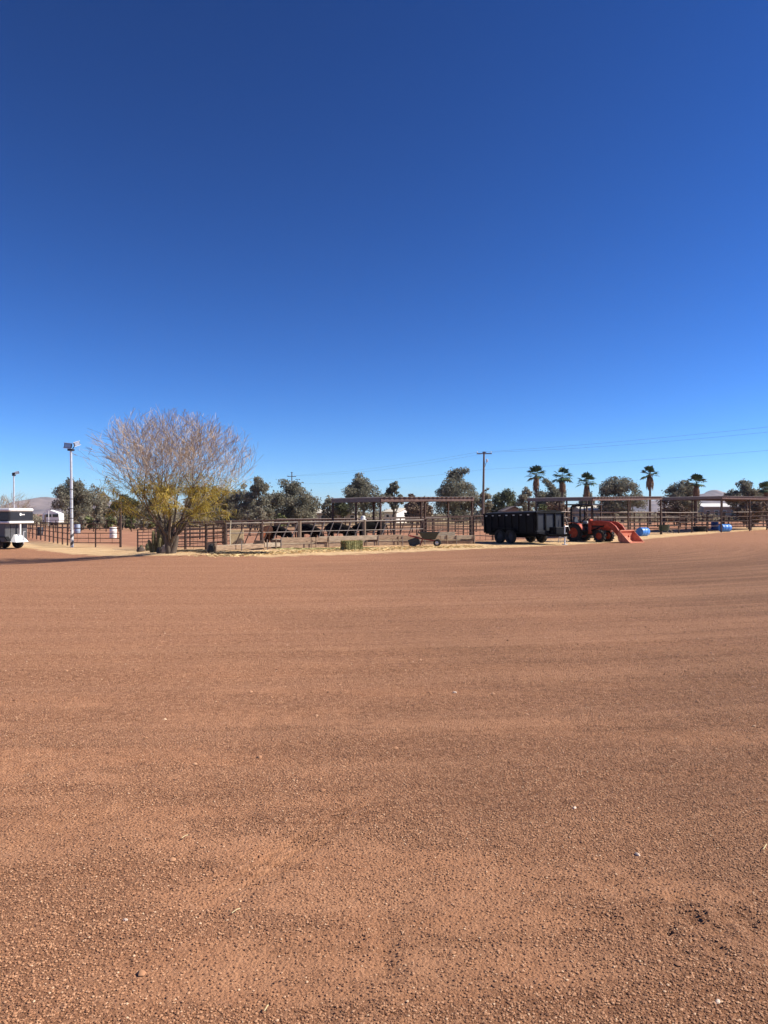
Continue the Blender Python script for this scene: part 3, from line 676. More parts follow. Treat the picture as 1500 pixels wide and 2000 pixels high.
# back of the corrals
A = at(340, 58); B = at(1010, 66)
fence("long dark pipe fence at the back of the centre corrals", A, B, 1.36, 1.46, [(1, .07, RUST), .78, .58, .38, .18], lin(16), .06, .035, wave=1)
A = at(540, 49); B = at(905, 55)
fence("middle pipe fence inside the centre corrals", A, B, 1.25, 1.3, [(1, .035, PALE_PIPE), .8, .6, .4, .2], lin(12), .05, .026, verts=lin(30), vr=.011, wave=1)
mb = MB()
A = at(925, 43); B = at(1095, 49)
fence("pipe fence behind the dump trailer", A, B, 1.45, 1.6, [1, .8, .6, .42, .22], lin(6), .05, .026, verts=lin(18), vr=.012)
A = at(1095, 47.5); B = P(1325.5, 1041.5)
fence("five-rail pipe fence behind the tractor", A, B, 1.72, 1.6, [(1, .035, PALE_PIPE), (.78, .028, PALE_PIPE), .55, .38, .2], [0, .18, .4, .58, .7, .83, 1], .055, .027, wave=.6)
A2 = P(1325.5, 1041.5); B2 = P(1467, 1036)
fence("five-rail pipe fence in front of the third shelter", A2, B2, 1.6, 1.62, [(1, .032, PALE_PIPE), .76, .52, .3], [.16, .36, .6, 1], .055, .026, wave=.6)
B3 = P(1620, 1032)
fence("pipe fence continuing past the last blue drum to the right edge", B2, B3, 1.62, 1.7, [1, .78, .58, .38, .18], [.18, .36, .6, .8, 1], .055, .027, wave=.6)
A = at(1040, 74); B = at(1600, 92)
fence("dark pipe fence at the back of the right corrals", A, B, 1.6, 1.7, [(1, .05, RUST), .78, .56, .36, .16], lin(14), .06, .035, verts=lin(60), vr=.015, wave=1)
A = at(1100, 60); B = at(1500, 72)
fence("middle dark rails inside the right corrals", A, B, 1.15, 1.2, [(1, .05, RUST), .72, .45, .2], lin(10), .06, .035, wave=1)

# ---------------------------------------------------------------- wooden feed bunk
bunk = empty("feed_bunk", TP[0], 0, "long weathered plank feed bunk in front of the pipe fence", "feed trough")
O = TP[0]
nrm = Vector((-.59, .81, 0))
def plank(a, b, z0, z1, th, m=WOOD, dz=(0, 0)):
    a = a - O; b = b - O; d = (b - a); L = math.hypot(d.x, d.y)
    mb = MB(); mb.box((L / 2, 0, (z1 - z0) / 2), (L - .02, th, z1 - z0), bev=.012)
    o = mb.build("plank", m, bunk, loc=(a.x, a.y, a.z + z0)); o.rotation_euler = (0, -math.atan2(d.z + dz[1] - dz[0], L), math.atan2(d.y, d.x))
    o.location.z += dz[0]; return o
WOOD2 = mat("grey_plank", (0.24, 0.18, 0.13), 0.95, 0, 0.45, 5, 0.4, c2=(0.38, 0.30, 0.21), stretch=(.6, 8, 8))
segs = [(0, 2, .1, .30, WOOD), (2, 3, .1, .30, WOOD2), (3, 5, .25, .48, WOOD), (5, 7, .27, .5, WOOD2), (7, 8, .27, .5, WOOD), (8, 9, .26, .46, WOOD), (9, 10, .25, .46, WOOD2)]
for i, j, z0, z1, m in segs:
    a, b = TP[i], TP[j]
    plank(a, b, z0, z1, .05, m, (rnd.uniform(-.03, .03), rnd.uniform(-.03, .03)))
    plank(a + nrm * .08, b + nrm * .08, -.02, z0 - .07, .05, WOOD)
    plank(a + nrm * .85, b + nrm * .85, .12, z1 - .04, .05, WOOD2, (rnd.uniform(-.03, .03), rnd.uniform(-.03, .03)))
plank(TP[9] + nrm * .3, TP[9] + nrm * .3 + (TP[9] - TP[8]) * .5, .38, .62, .05, WOOD2)
for k in (0, 2, 3, 5, 7, 10):
    a = TP[k] - O; mb = MB(); mb.box((0, .45, .2), (.05, .85, .4), bev=.01); o = mb.build("end_board", WOOD, bunk, loc=a); o.rotation_euler.z = math.radians(36)
for px in (421, 471, 521, 538, 548, 607, 616, 641, 680, 715, 738, 777, 785, 828, 872, 890, 925):
    ts = [q[0] for q in TL]; i = max(k for k in range(len(ts)) if ts[k] <= px); i = min(i, len(ts) - 2); u = (px - ts[i]) / (ts[i + 1] - ts[i])
    a = TP[i].lerp(TP[i + 1], u) - O - nrm * .05; mb = MB(); mb.box((0, 0, .2), (.035, .035, .55 + rnd.uniform(-.05, .06)), rz=.6); mb.build("stake", WOODP if rnd.random() < .5 else PALE_PIPE, bunk, loc=a)
a = TP[0] - O; mb = MB(); mb.lathe([(.13, -.02), (.16, .1), (.12, .3), (.05, .36)], 8, Matrix.Diagonal((1, .8, 1, 1))); mb.build("end_block", RUBBER, bunk, loc=(a.x - .18, a.y + .05, a.z))
# leaning board and white stake by the bunk
a = at(463, 34.5); mb = MB(); mb.box((0, 0, .45), (.62, .03, .8), ry=.0, rx=-.15, rz=.2, bev=.01); tag(mb.build("leaning_board", mat("pale_board", (0.5, 0.38, 0.22), .9, 0, .3, 4), loc=a), "pale tan board leaning inside the feed fence", "board")
a = at(450, 32.4); mb = MB(); mb.path([(0, 0, 0), (-.02, 0, .7), (.02, 0, 1.3)], [.024, .022, .02], 6); tag(mb.build("white_stake", mat("cream_stake", (0.6, .52, .36), .8), loc=a), "tall thin cream stake standing beside the leaning board", "stake")

# ---------------------------------------------------------------- shelters
def shelter(label, C, e1, L1, L2, zc, zr, zl, posts_front, fh=.2):
    """C near corner; e1 along the front to the right, side runs back-left; zc/zr/zl fascia bottoms above corner ground"""
    ang = math.atan2(e1.y, e1.x); root = empty("shade_shelter", C, ang, label, "shelter", "open shade shelters over the corrals")
    def zt(x, y): return zc + (zr - zc) * x / L1 + (zl - zc) * y / L2
    mb = MB(); M = [(0, -.02), (L1, -.02)]
    vs = [(0, -.03, zt(0, 0)), (L1, -.03, zt(L1, 0)), (L1, -.03, zt(L1, 0) + fh), (0, -.03, zt(0, 0) + fh)]
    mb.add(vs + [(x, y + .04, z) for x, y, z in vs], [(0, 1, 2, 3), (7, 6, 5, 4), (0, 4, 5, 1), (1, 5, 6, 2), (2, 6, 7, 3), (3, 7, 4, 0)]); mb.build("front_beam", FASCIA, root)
    for x, nm in ((0, "side_beam"), (L1, "side_beam")):
        sx = -.04 if x == 0 else .0
        vs = [(x + sx, .02, zt(x, 0)), (x + sx, L2, zt(x, L2)), (x + sx, L2, zt(x, L2) + fh * 1.05), (x + sx, .02, zt(x, 0) + fh * 1.05)]
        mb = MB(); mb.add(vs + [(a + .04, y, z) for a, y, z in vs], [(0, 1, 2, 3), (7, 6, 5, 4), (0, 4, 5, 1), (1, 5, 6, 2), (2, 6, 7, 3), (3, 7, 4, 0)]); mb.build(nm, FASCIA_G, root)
    n_ = int(L1 / .1); V = []; 
    for i in range(n_ + 1):
        x = L1 * i / n_; up = .035 if (i % 4) in (1, 2) else 0
        V += [(x, -.12, zt(x, 0) + fh + .02 + up), (x, L2 + .1, zt(x, L2) + fh + .02 + up)]
    Fc = [(2 * i, 2 * i + 2, 2 * i + 3, 2 * i + 1) for i in range(n_)]
    mb = MB(); mb.add(V, Fc); ro = mb.build("roof_sheet", ROOFM, root); so = ro.modifiers.new("thickness", 'SOLIDIFY'); so.thickness = .012
    mb = MB(); vs = [(0, L2, zt(0, L2)), (L1, L2, zt(L1, L2)), (L1, L2, zt(L1, L2) + fh), (0, L2, zt(0, L2) + fh)]
    mb.add(vs + [(x, y + .04, z) for x, y, z in vs], [(0, 1, 2, 3), (7, 6, 5, 4), (0, 4, 5, 1), (1, 5, 6, 2), (2, 6, 7, 3), (3, 7, 4, 0)]); mb.build("back_beam", FASCIA, root)
    for f in posts_front:
        for y in (0, L2):
            x = L1 * f; mb = MB(); mb.box((x + (.05 if f == 0 else -.05), y + (.07 if y == 0 else -.03), zt(x, y) / 2 - .1), (.1, .1, zt(x, y) + .2), bev=.01); mb.build("post", RUST, root)
    for f in (.5,):
        y = L2 * f
        for x in (0.05, L1 - .05):
            mb = MB(); mb.box((x, y, zt(x, y) / 2 - .1), (.09, .09, zt(x, y) + .2), bev=.01); mb.build("post", RUST, root)
    for k in range(1, 5):
        y = L2 * k / 5; mb = MB(); mb.path([(0, y, zt(0, y) + fh - .05), (L1, y, zt(L1, y) + fh - .05)], .04, 5); mb.build("purlin", RUST, root)
    return root
def shelter_px(label, pc, Dc, pr_, Dr, pl_, yc, yr, yl, posts):
    C = at(pc, Dc); R = at(pr_, Dr); e1 = (R - C); e1.z = 0; L1 = e1.length; e1.normalize(); e2 = Vector((-e1.y, e1.x, 0))
    k = (pl_ - CX) / F; L2 = (k * C.y - C.x) / (e2.x - k * e2.y); Dl = C.y + e2.y * L2
    return shelter(label, C, e1, L1, L2, zpx(yc, Dc) - C.z, zpx(yr, Dr) - C.z, zpx(yl, Dl) - C.z, posts)
shelter_px("open pipe shelter with rust-red front beam over the centre corral, nearest the bale", 743.5, 40.2, 925, 46, 648, 980, 978.5, 982, [0, .42, 1])
shelter_px("open pipe shelter behind the tractor and dump trailer", 1157, 48, 1293, 55, 1031, 978, 976, 979.5, [0, .5, 1])
shelter_px("open pipe shelter at the right edge behind the last blue drum", 1410, 59, 1560, 72, 1296, 974.6, 977, 977, [0, .33, .66, 1])

# ---------------------------------------------------------------- main palo verde tree
def big_tree(label, base, H, hw, stems, seed, foliage=True, twig_m=TWIG, bark_m=BARK, levels=5, name="palo_verde_tree", twig_r=.0055, cat="tree"):
    r = random.Random(seed); root = empty(name, base, 0, label, cat)
    limbs, twigs, tips, lowpts = MB(), MB(), [], []
    def grow(p, d, L, rad, lvl, low):
        k = 3 if lvl < 3 else 2; pts = [p]; rs = [rad]; q = p.copy(); dd = d.copy()
        for i in range(k):
            up = .05 if lvl < 2 else .05
            dd = (dd + Vector((r.gauss(0, .13), r.gauss(0, .13), up if not low else -.06 + r.gauss(0, .05)))).normalized()
            q = q + dd * L / k
            if foliage and not low:
                rq = math.hypot(q.x, q.y); ju = r.uniform(.93, 1.35)
                if rq > (.6 + max(0, q.z - .9) * 1.08) * max(ju, .9) or (q.z > 3.7 and (rq / 3.6) ** 2 + ((q.z - 3.7) / 2.35) ** 2 > ju): break
            elif foliage and math.hypot(q.x, q.y) > 3.1: break
            pts.append(q.copy()); rs.append(rad * (1 - .35 * (i + 1) / k))
        if len(pts) < 2: return
        done = len(pts) < k + 1
        (limbs if lvl < 3 else twigs).path(pts, rs, 6 if lvl < 2 else (4 if lvl < 4 else 3), cap=False)
        for a, c in zip(pts[:-1], pts[1:]):
            if lvl >= 1: lowpts.append((a, c, lvl, low))
        if done or lvl >= (levels if not low else 3): tips.append(q); return
        nb = r.choice((2, 3)) if lvl in (1, 2) else (2 if lvl == 0 else r.choice((2, 2, 3)))
        for j in range(nb):
            sp = .34 if lvl < 3 else .42
            nd = (dd + Vector((r.gauss(0, sp), r.gauss(0, sp), r.gauss(.04, sp * .5)))).normalized()
            if nd.z < .05 and not low: nd.z = .1; nd.normalize()
            grow(q, nd, L * r.uniform(.72, .98), max(twig_r, rs[-1] * r.uniform(.62, .82)), lvl + 1, low)
        if lvl >= 1:
            for j in range(2 if lvl < 4 else (r.choice((1, 2)) if foliage else 2)):
                i = r.randrange(1, len(pts)); nd = (dd + Vector((r.gauss(0, .6), r.gauss(0, .6), r.gauss(.1, .3)))).normalized()
                grow(pts[i], nd, L * r.uniform(.5, .75), max(twig_r, rs[i] * .45), max(lvl + 2, 3) if lvl + 2 <= levels else levels, low)
    for i in range(stems):
        a = 6.283 * (i + r.uniform(-.2, .2)) / stems; inc = math.radians(r.uniform(6, 34)) if i % 2 else math.radians(r.uniform(42, 58))
        d = Vector((math.cos(a) * math.sin(inc), math.sin(a) * math.sin(inc), math.cos(inc)))
        b0 = Vector((math.cos(a) * .2, math.sin(a) * .16, .62 + r.uniform(-.15, .2)))
        limbs.path([(math.cos(a) * .1, math.sin(a) * .08, 0), (math.cos(a) * .13, math.sin(a) * .1, .35), b0], [.075 * H / 6, .07 * H / 6, .062 * H / 6], 7, cap=False)
        grow(b0, d, .9 * H * r.uniform(.225, .26), .062 * H / 6, 0, False)
    if foliage:
        for i in range(9):
            a = 6.283 * i / 9 + r.uniform(-.2, .2); b0 = Vector((math.cos(a) * .3, math.sin(a) * .3, 1.1))
            grow(b0, Vector((math.cos(a), math.sin(a), .75)).normalized(), 1.25, .03, 1, True)
    tr = limbs.build("limbs", bark_m, root, smooth=True)
    tw = twigs.build("twigs", twig_m, root)
    return root, tips, lowpts, r
MT = P(333, 1081)
tree_root, tips, lowpts, r_ = big_tree("spreading leafless-topped tree with yellow-green lower foliage at the left", MT, 6.0, 3.3, 12, 5, twig_r=.0058, levels=6)
mb = MB()
for a, rr, h in ((0, .17, .75), (2.2, .13, .95), (4.1, .15, .85)):
    c = Vector((math.cos(a) * .08, math.sin(a) * .06, 0)); e_ = Vector((math.cos(a) * .28, math.sin(a) * .2, h))
    mb.path([c - Vector((0, 0, .1)), c + Vector((0, 0, .05)), c.lerp(e_, .5), e_], [rr * 1.25, rr, rr * .8, rr * .5], 9)
mb.build("trunk", BARK, tree_root, smooth=True)
C = []
for a, c, lvl, low in lowpts:
    zm = (a.z + c.z) / 2; rad = math.hypot((a.x + c.x) / 2, (a.y + c.y) / 2)
    lo, hi = 1.4, 2.95 - .06 * rad
    if low: k = (11 if zm > 1.6 else 3) if zm < 3.2 else 1
    elif lo < zm < hi: k = 5 if lvl >= 2 else 2
    elif hi <= zm < hi + .5: k = .7
    else: continue
    nk = int(k) + (1 if r_.random() < k - int(k) else 0)
    for i in range(nk):
        q = a.lerp(c, r_.random()); C.append((q.x, q.y, q.z))
C = np.array(C) + rng.normal(0, .05, (len(C), 3))
if len(C) > 44000: C = C[rng.choice(len(C), 44000, replace=False)]
N = len(C); d = rng.normal(0, 1, (N, 3)) * [.55, .55, .3] + [0, 0, -.35]; d /= np.linalg.norm(d, axis=1)[:, None]
L = .12 + .22 * rng.random(N); w = np.cross(d, rng.normal(0, 1, (N, 3))); w /= np.linalg.norm(w, axis=1)[:, None]
mid = C + d * (L * .55)[:, None]; end = mid + (d + [0, 0, -.5]) * (L * .5)[:, None]; hw_ = .0085
V = np.stack([C - w * hw_, C + w * hw_, mid + w * hw_, mid - w * hw_, end], 1)
base = np.arange(N)[:, None] * 5
me_f = np.concatenate([base + [0, 1, 2], base + [0, 2, 3], base + [3, 2, 4]])
npmesh("foliage", V.reshape(-1, 3), me_f, OLIVE, tree_root)
print("TREE", N, len(lowpts), len(tips))
# bare tree at the left edge behind the horse trailer
big_tree("pale leafless tree behind the horse trailer at the left edge", at(6, 60), 3.9, 2, 9, 9, foliage=False, twig_m=mat("pale_twigs", (.34, .28, .2), .9, 0, .3, 2, island=.3), bark_m=BARKP, levels=4, name="bare_tree", twig_r=.009)

# ---------------------------------------------------------------- cacti, stones round the tree
CACT = mat("cactus_skin", (0.115, 0.10, 0.045), 0.75, 0, 0.35, 4, 0.2, c2=(0.17, 0.145, 0.065))
cb = P(309, 1078); croot = empty("columnar_cactus", cb, 0, "cluster of ribbed cactus columns left of the yellow tree's trunk", "cactus")
for i, (x, y, h, rr, lean) in enumerate([(-.18, 0, 1.05, .085, -.05), (-.02, .08, 1.3, .09, .02), (.12, .02, 1.2, .085, .03), (.25, .1, 1.25, .08, .06), (-.3, .05, .62, .08, -.16), (.05, -.12, .72, .075, .08), (.36, -.02, 1.0, .075, .1)]):
    mb = MB(); n_ = 20; prof = [(0, 1.0), (.3, 1.05), (.7, 1.0), (.92, .75), (1.0, .2)]; V = []; 
    for f, s in prof:
        for k in range(n_):
            a = 6.283 * k / n_; q = rr * s * (1.12 if k % 2 else .84); V.append((lean * f + q * math.cos(a), q * math.sin(a), f * h - .05))
    mb.add(V, [(j * n_ + k, j * n_ + (k + 1) % n_, (j + 1) * n_ + (k + 1) % n_, (j + 1) * n_ + k) for j in range(4) for k in range(n_)] + [tuple(4 * n_ + k for k in range(n_))])
    mb.build("column", CACT, croot, loc=(x, y, 0))
PAD = mat("cactus_pad", (0.16, 0.16, 0.07), 0.75, 0, 0.3, 4)
cb = P(281, 1076); root = empty("prickly_pear", cb, 0, "small prickly pear with a few upright pads beside the cactus columns", "cactus")
for x, h, t in ((-.06, .34, -.3), (.12, .42, .15), (.2, .22, .5), (-.2, .24, -.5)):
    mb = MB(); mb.lathe([(.02, 0), (.07, h * .25), (.09, h * .6), (.06, h * .9), (.015, h)], 10, Matrix.Translation((x, 0, -.02)) @ Matrix.Rotation(t, 4, 'Y') @ Matrix.Diagonal((1, .35, 1, 1))); mb.build("pad", PAD, root, smooth=True)
ROCK = mat("pale_rock", (0.36, 0.28, 0.22), 0.95, 0, 0.3, 6, 0.4); ROCKD = mat("dark_rock", (0.10, 0.075, 0.06), 0.95, 0, 0.3, 6, 0.4)
def rock(label, p, s, m, seed):
    r = random.Random(seed); mb = MB(); n_ = 11; V = []; pr = [(.75, -.15), (1, .1), (.95, .4), (.7, .75), (.3, .95)]
    for q, h in pr:
        for k in range(n_):
            a = 6.283 * k / n_; j = r.uniform(.82, 1.15); V.append((s[0] * q * j * math.cos(a), s[1] * q * j * math.sin(a), s[2] * h * r.uniform(.92, 1.06)))
    mb.add(V, [(j * n_ + k, j * n_ + (k + 1) % n_, (j + 1) * n_ + (k + 1) % n_, (j + 1) * n_ + k) for j in range(4) for k in range(n_)] + [tuple(4 * n_ + k for k in range(n_))])
    tag(mb.build("rock", m, loc=p), label, "rock", "rocks under the yellow tree")
rock("pale boulder leaning against the yellow tree's trunk", P(326, 1080), (.26, .2, .42), ROCK, 1)
rock("dark round rock left of the cactus columns", P(275, 1077.5), (.2, .16, .26), ROCKD, 2)
rock("dark rock at the foot of the cactus columns", P(313, 1080), (.17, .13, .3), ROCKD, 4)

# ---------------------------------------------------------------- light poles
def flood(root, M, s=1.0):
    mb = MB(); mb.add([M @ Vector(v) for v in [(-.25 * s, -.02, -.15 * s), (.25 * s, -.02, -.15 * s), (.25 * s, -.02, .15 * s), (-.25 * s, -.02, .15 * s), (-.15 * s, .2 * s, -.08 * s), (.15 * s, .2 * s, -.08 * s), (.15 * s, .2 * s, .1 * s), (-.15 * s, .2 * s, .1 * s)]],
             [(0, 1, 2, 3), (4, 7, 6, 5), (0, 4, 5, 1), (1, 5, 6, 2), (2, 6, 7, 3), (3, 7, 4, 0)]); f = mb.build("floodlight", DARKGREY, root)
    mb = MB(); mb.add([M @ Vector(v) for v in [(-.21 * s, -.03, -.11 * s), (.21 * s, -.03, -.11 * s), (.21 * s, -.03, .11 * s), (-.21 * s, -.03, .11 * s)]], [(0, 1, 2, 3)]); mb.build("lens", STEEL, f)
    mb = MB()
    for z in (-.15, .15): mb.add([M @ Vector(v) for v in [(-.28 * s, -.04, (z - .02) * s), (.28 * s, -.04, (z - .02) * s), (.28 * s, -.04, (z + .02) * s), (-.28 * s, -.04, (z + .02) * s), (-.28 * s, .0, (z - .02) * s), (.28 * s, .0, (z - .02) * s), (.28 * s, .0, (z + .02) * s), (-.28 * s, .0, (z + .02) * s)]],
                                 [(0, 1, 2, 3), (4, 7, 6, 5), (0, 4, 5, 1), (1, 5, 6, 2), (2, 6, 7, 3), (3, 7, 4, 0)])
    mb.build("bezel", GALV, f)
SPI = bpy.data.materials.new("spiral_striped_paint"); SPI.use_nodes = True
sn, sl = SPI.node_tree.nodes, SPI.node_tree.links; tcs = sn.new("ShaderNodeTexCoord"); sep = sn.new("ShaderNodeSeparateXYZ"); sl.new(tcs.outputs["Object"], sep.inputs[0])
an = sn.new("ShaderNodeMath"); an.operation = 'ARCTAN2'; sl.new(sep.outputs[1], an.inputs[0]); sl.new(sep.outputs[0], an.inputs[1])
mz = sn.new("ShaderNodeMath"); mz.operation = 'MULTIPLY_ADD'; mz.inputs[1].default_value = -14.0; sl.new(sep.outputs[2], mz.inputs[0]); sl.new(an.outputs[0], mz.inputs[2])
si = sn.new("ShaderNodeMath"); si.operation = 'SINE'; sl.new(mz.outputs[0], si.inputs[0])
gt = sn.new("ShaderNodeMath"); gt.operation = 'GREATER_THAN'; gt.inputs[1].default_value = 0.25; sl.new(si.outputs[0], gt.inputs[0])
mx = sn.new("ShaderNodeMixRGB"); mx.inputs[1].default_value = (.6, .61, .62, 1); mx.inputs[2].default_value = (.07, .07, .08, 1); sl.new(gt.outputs[0], mx.inputs[0]); sl.new(mx.outputs[0], sn["Principled BSDF"].inputs["Base Color"])
sn["Principled BSDF"].inputs["Roughness"].default_value = .5
def light_pole(label, p, H, big=True, lean=-.06):
    root = empty("light_pole", p, 0, label, "light pole", "arena light poles"); sc = 1 if big else .8
    if big:
        mb = MB(); mb.tube((0, 0, -.1), (lean * .15, 0, 1.05), .095, n=14); mb.build("striped_base", SPI, root, smooth=True)
        mb = MB(); mb.path([(lean * .15, 0, 1.05), (lean * .65, 0, H * .7)], [.088, .085], 14); mb.build("lower_tube", GALV, root, smooth=True)
        mb = MB(); mb.path([(lean * .65, 0, H * .7), (lean, 0, H)], [.072, .068], 14); mb.build("upper_tube", GALV, root, smooth=True)
        for f in (.3, .4, .5, .6): mb = MB(); mb.lathe([(.097, -.02), (.1, 0), (.097, .02)], 12, Matrix.Translation((lean * f, 0, H * f))); mb.build("strap", DARKGREY, root)
        mb = MB(); mb.tube((lean * .65 - .14, 0, H * .7), (lean * .65 + .14, 0, H * .7), .02, n=5); mb.build("pin", RUST, root)
    else:
        mb = MB(); mb.path([(0, 0, -.1), (lean, 0, H)], [.09, .065], 10); mb.build("tube", GALV, root, smooth=True)
    mb = MB(); mb.box((lean, 0, H + .04), (.34 * sc, .3, .12), bev=.02); mb.build("head_bracket", DARKGREY, root)
    if big:
        flood(root, Matrix.Translation((lean - .14, -.1, H + .28)) @ Matrix.Rotation(-.15, 4, 'Z') @ Matrix.Rotation(.1, 4, 'Y') @ Matrix.Rotation(-.1, 4, 'X'), 1.0)
        mb = MB(); mb.tube((lean + .1, 0, H + .1), (lean + .28, 0, H + .34), .025, n=6); mb.build("arm", DARKGREY, root)
        flood(root, Matrix.Translation((lean + .34, .05, H + .42)) @ Matrix.Rotation(1.0, 4, 'Z') @ Matrix.Rotation(-.35, 4, 'Y'), .8)
    else:
        flood(root, Matrix.Translation((lean + .3, .0, H + .28)) @ Matrix.Rotation(.5, 4, 'Z') @ Matrix.Rotation(-.3, 4, 'Y'), .85)
        mb = MB(); mb.box((lean, 0, H + .2), (.3, .2, .2), bev=.03); mb.build("ballast_box", DARKGREY, root)
p = P(140.5, 1069); light_pole("silver light pole with striped base at the arena corner", p, zpx(880, p.y) - p.z)
p = at(27, 74); light_pole("small far light pole behind the horse trailer", p, zpx(929, 74) - p.z, False, 0)
p = at(95, 122); root = empty("pole_with_crossbar", p, 0, "thin white far pole with a short crossbar at the left", "pole"); h = zpx(996, 122) - p.z
mb = MB(); mb.tube((0, 0, -.1), (0, 0, h), .06, n=6); mb.build("pole", WHITE, root); mb = MB(); mb.box((0, -.08, h), (.9, .08, .12)); mb.build("crossbar", WHITE, root)

# ---------------------------------------------------------------- drums
def drum(label, p, rad, h, m, upright=True, rz=0.0, group="drums around the corrals", tilt=0.0):
    root = empty("drum", p, rz, label, "barrel", group)
    M = Matrix.Identity(4) if upright else Matrix.Translation((-h / 2, 0, rad)) @ Matrix.Rotation(math.pi / 2, 4, 'Y')
    pr = [(rad * .9, 0), (rad * .98, .02), (rad, .06), (rad * .985, h * .31), (rad * 1.02, h * .33), (rad * .985, h * .35), (rad * .985, h * .64), (rad * 1.02, h * .66), (rad * .985, h * .68), (rad, h - .07), (rad * .96, h - .02), (rad * .9, h), (rad * .88, h - .02)]
    mb = MB(); mb.lathe(pr, 24, M); mb.build("body", m, root, smooth=True)
    for a in (.5, -.5):
        mb = MB(); mb.lathe([(.04, h - .03), (.04, h + .006), (.02, h + .012)], 10, M @ Matrix.Translation((a * rad, 0, 0))); mb.build("bung", m, root)
        mb = MB(); mb.lathe([(.04, .03), (.04, -.006), (.02, -.012)], 10, M @ Matrix.Translation((a * rad, 0, 0))); mb.build("bung", m, root)
    return root
p = P(1256, 1047); drum("blue plastic drum lying on its side beside the tractor bucket", p, .30, .88, BLUE, False, math.radians(38))
p = P(1417, 1038.6); drum("blue plastic drum lying by the last shelter's corner post", p + Vector((.05, .2, 0)), .31, .95, BLUE, False, math.radians(22))
DKB = mat("dark_blue_plastic", (.02, .06, .2), .45, 0, .2, 5)
p = P(1396, 1035); drum("dark blue upright drum in the shade behind the lying blue drum", p, .32, .8, DKB)
p = at(1367, 62); mb = MB(); mb.lathe([(.42, 0), (.5, .05), (.56, .42), (.6, .45), (.58, .48), (.5, .45), (.45, .1)], 22); tag(mb.build("water_tub", RUBBER, loc=p, smooth=True), "dark round water tub in the shade of the third shelter", "tub")
p = at(1297, 55); mb = MB(); mb.lathe([(.3, 0), (.34, .05), (.4, .42), (.42, .45), (.38, .45), (.34, .1)], 20); tag(mb.build("feed_tub", mat("dark_green_tub", (.02, .045, .04), .5), loc=p + Vector((0, 0, .25)), smooth=True), "dark green tub hung on the fence near the leaning stick", "tub")
WHB = mat("white_plastic", (.75, .74, .7), .5, 0, .08, 3); GYB = mat("grey_blue_plastic", (.3, .36, .45), .5, 0, .15, 3); BKB = mat("black_plastic", (.02, .022, .028), .5, 0, .2, 3)
p = P(221, 1051); drum("white drum standing in the arena", p, .29, .9, WHB)
p = P(151, 1042.5); drum("grey-blue drum standing just right of the silver light pole", p, .29, .98, GYB)
p = P(77.5, 1046); drum("black drum standing by the left arena fence", p, .29, .8, BKB)
a = P(1304, 1041.8); root = empty("propped_stick", a, .1, "pale forked stick propped against the fence by the second shelter", "stick")
mb = MB(); mb.path([(0, 0, 0), (0.01, 0, .6), (0, .02, 1.15)], [.03, .026, .022], 6); mb.build("upright_stick", mat("pale_stick", (.46, .36, .22), .9, 0, .3, 5), root)
mb = MB(); mb.box((.22, -.1, .24), (.62, .05, .07), ry=.78, bev=.01); mb.build("brace", WOOD2, root)

# ---------------------------------------------------------------- wheels
def wheel(root, c, r, w, rimm, lugs=0, rr=.55, name="wheel"):
    M = Matrix.Rotation(math.pi / 2, 4, 'X'); mb = MB()
    mb.lathe([(r * rr, -w * .36), (r * .8, -w * .5), (r * .95, -w * .46), (r, -w * .3), (r, w * .3), (r * .95, w * .46), (r * .8, w * .5), (r * rr, w * .36)], 30, M, close=True)
    for i in range(lugs):
        a = 6.283 * i / lugs
        for s in (-1, 1):
            b_ = a + (.5 * 6.283 / lugs if s > 0 else 0)
            mb.box((math.sin(b_) * (r + .012), s * w * .24, math.cos(b_) * (r + .012)), (.045, w * .5, .05), ry=b_, rz=0)
    o = mb.build(name, RUBBER, root, loc=c, smooth=True)
    mb = MB(); mb.lathe([(r * rr, -w * .3), (r * rr, w * .3)], 26, M, close=False)
    mb.v = mb.v; mb.f = mb.f[:-2]
    mb.lathe([(.02, -.05), (r * rr * .35, -.06), (r * rr * .45, -.02), (r * rr * .98, -w * .12), (r * rr * .98, w * .12), (r * rr * .4, .04), (.02, .05)], 26, M)
    rim = mb.build("rim", rimm, o, smooth=True)
    return o

# ---------------------------------------------------------------- tractor
hd = math.radians(-45)
tr_ = empty("tractor", (11.3, 43.0, float(terrain(11.3, 43.0))), hd, "orange-red compact tractor with a front loader and flat canopy", "tractor")
DKC = mat("tractor_chassis", (.03, .028, .028), .6, .2, .3, 6)
for s, nm in ((-1, "rear_wheel"), (1, "rear_wheel")): wheel(tr_, (0, s * .56, .50), .50, .34, ORANGE, 16, .6, nm)
for s in (-1, 1): wheel(tr_, (1.56, s * .5, .335), .335, .24, ORANGE, 14, .58, "front_wheel")
mb = MB(); mb.box((.75, 0, .52), (1.7, .34, .34), bev=.04); mb.box((0, 0, .5), (.4, .95, .26), bev=.05); mb.box((1.5, 0, .36), (.18, .85, .14), bev=.03); mb.box((.35, 0, .72), (.5, .4, .2), bev=.04); mb.build("chassis", DKC, tr_)
mb = MB(); mb.prism([(.72, .68), (2.02, .66), (2.06, .8), (1.98, 1.02), (1.6, 1.12), (.72, 1.17)], -.24, .24); h = mb.build("hood", ORANGE, tr_); bv = h.modifiers.new("bevel", 'BEVEL'); bv.width = .05; bv.segments = 3
mb = MB(); mb.box((2.055, 0, .8), (.03, .36, .2), ry=-.2); mb.build("grille", DKC, h)
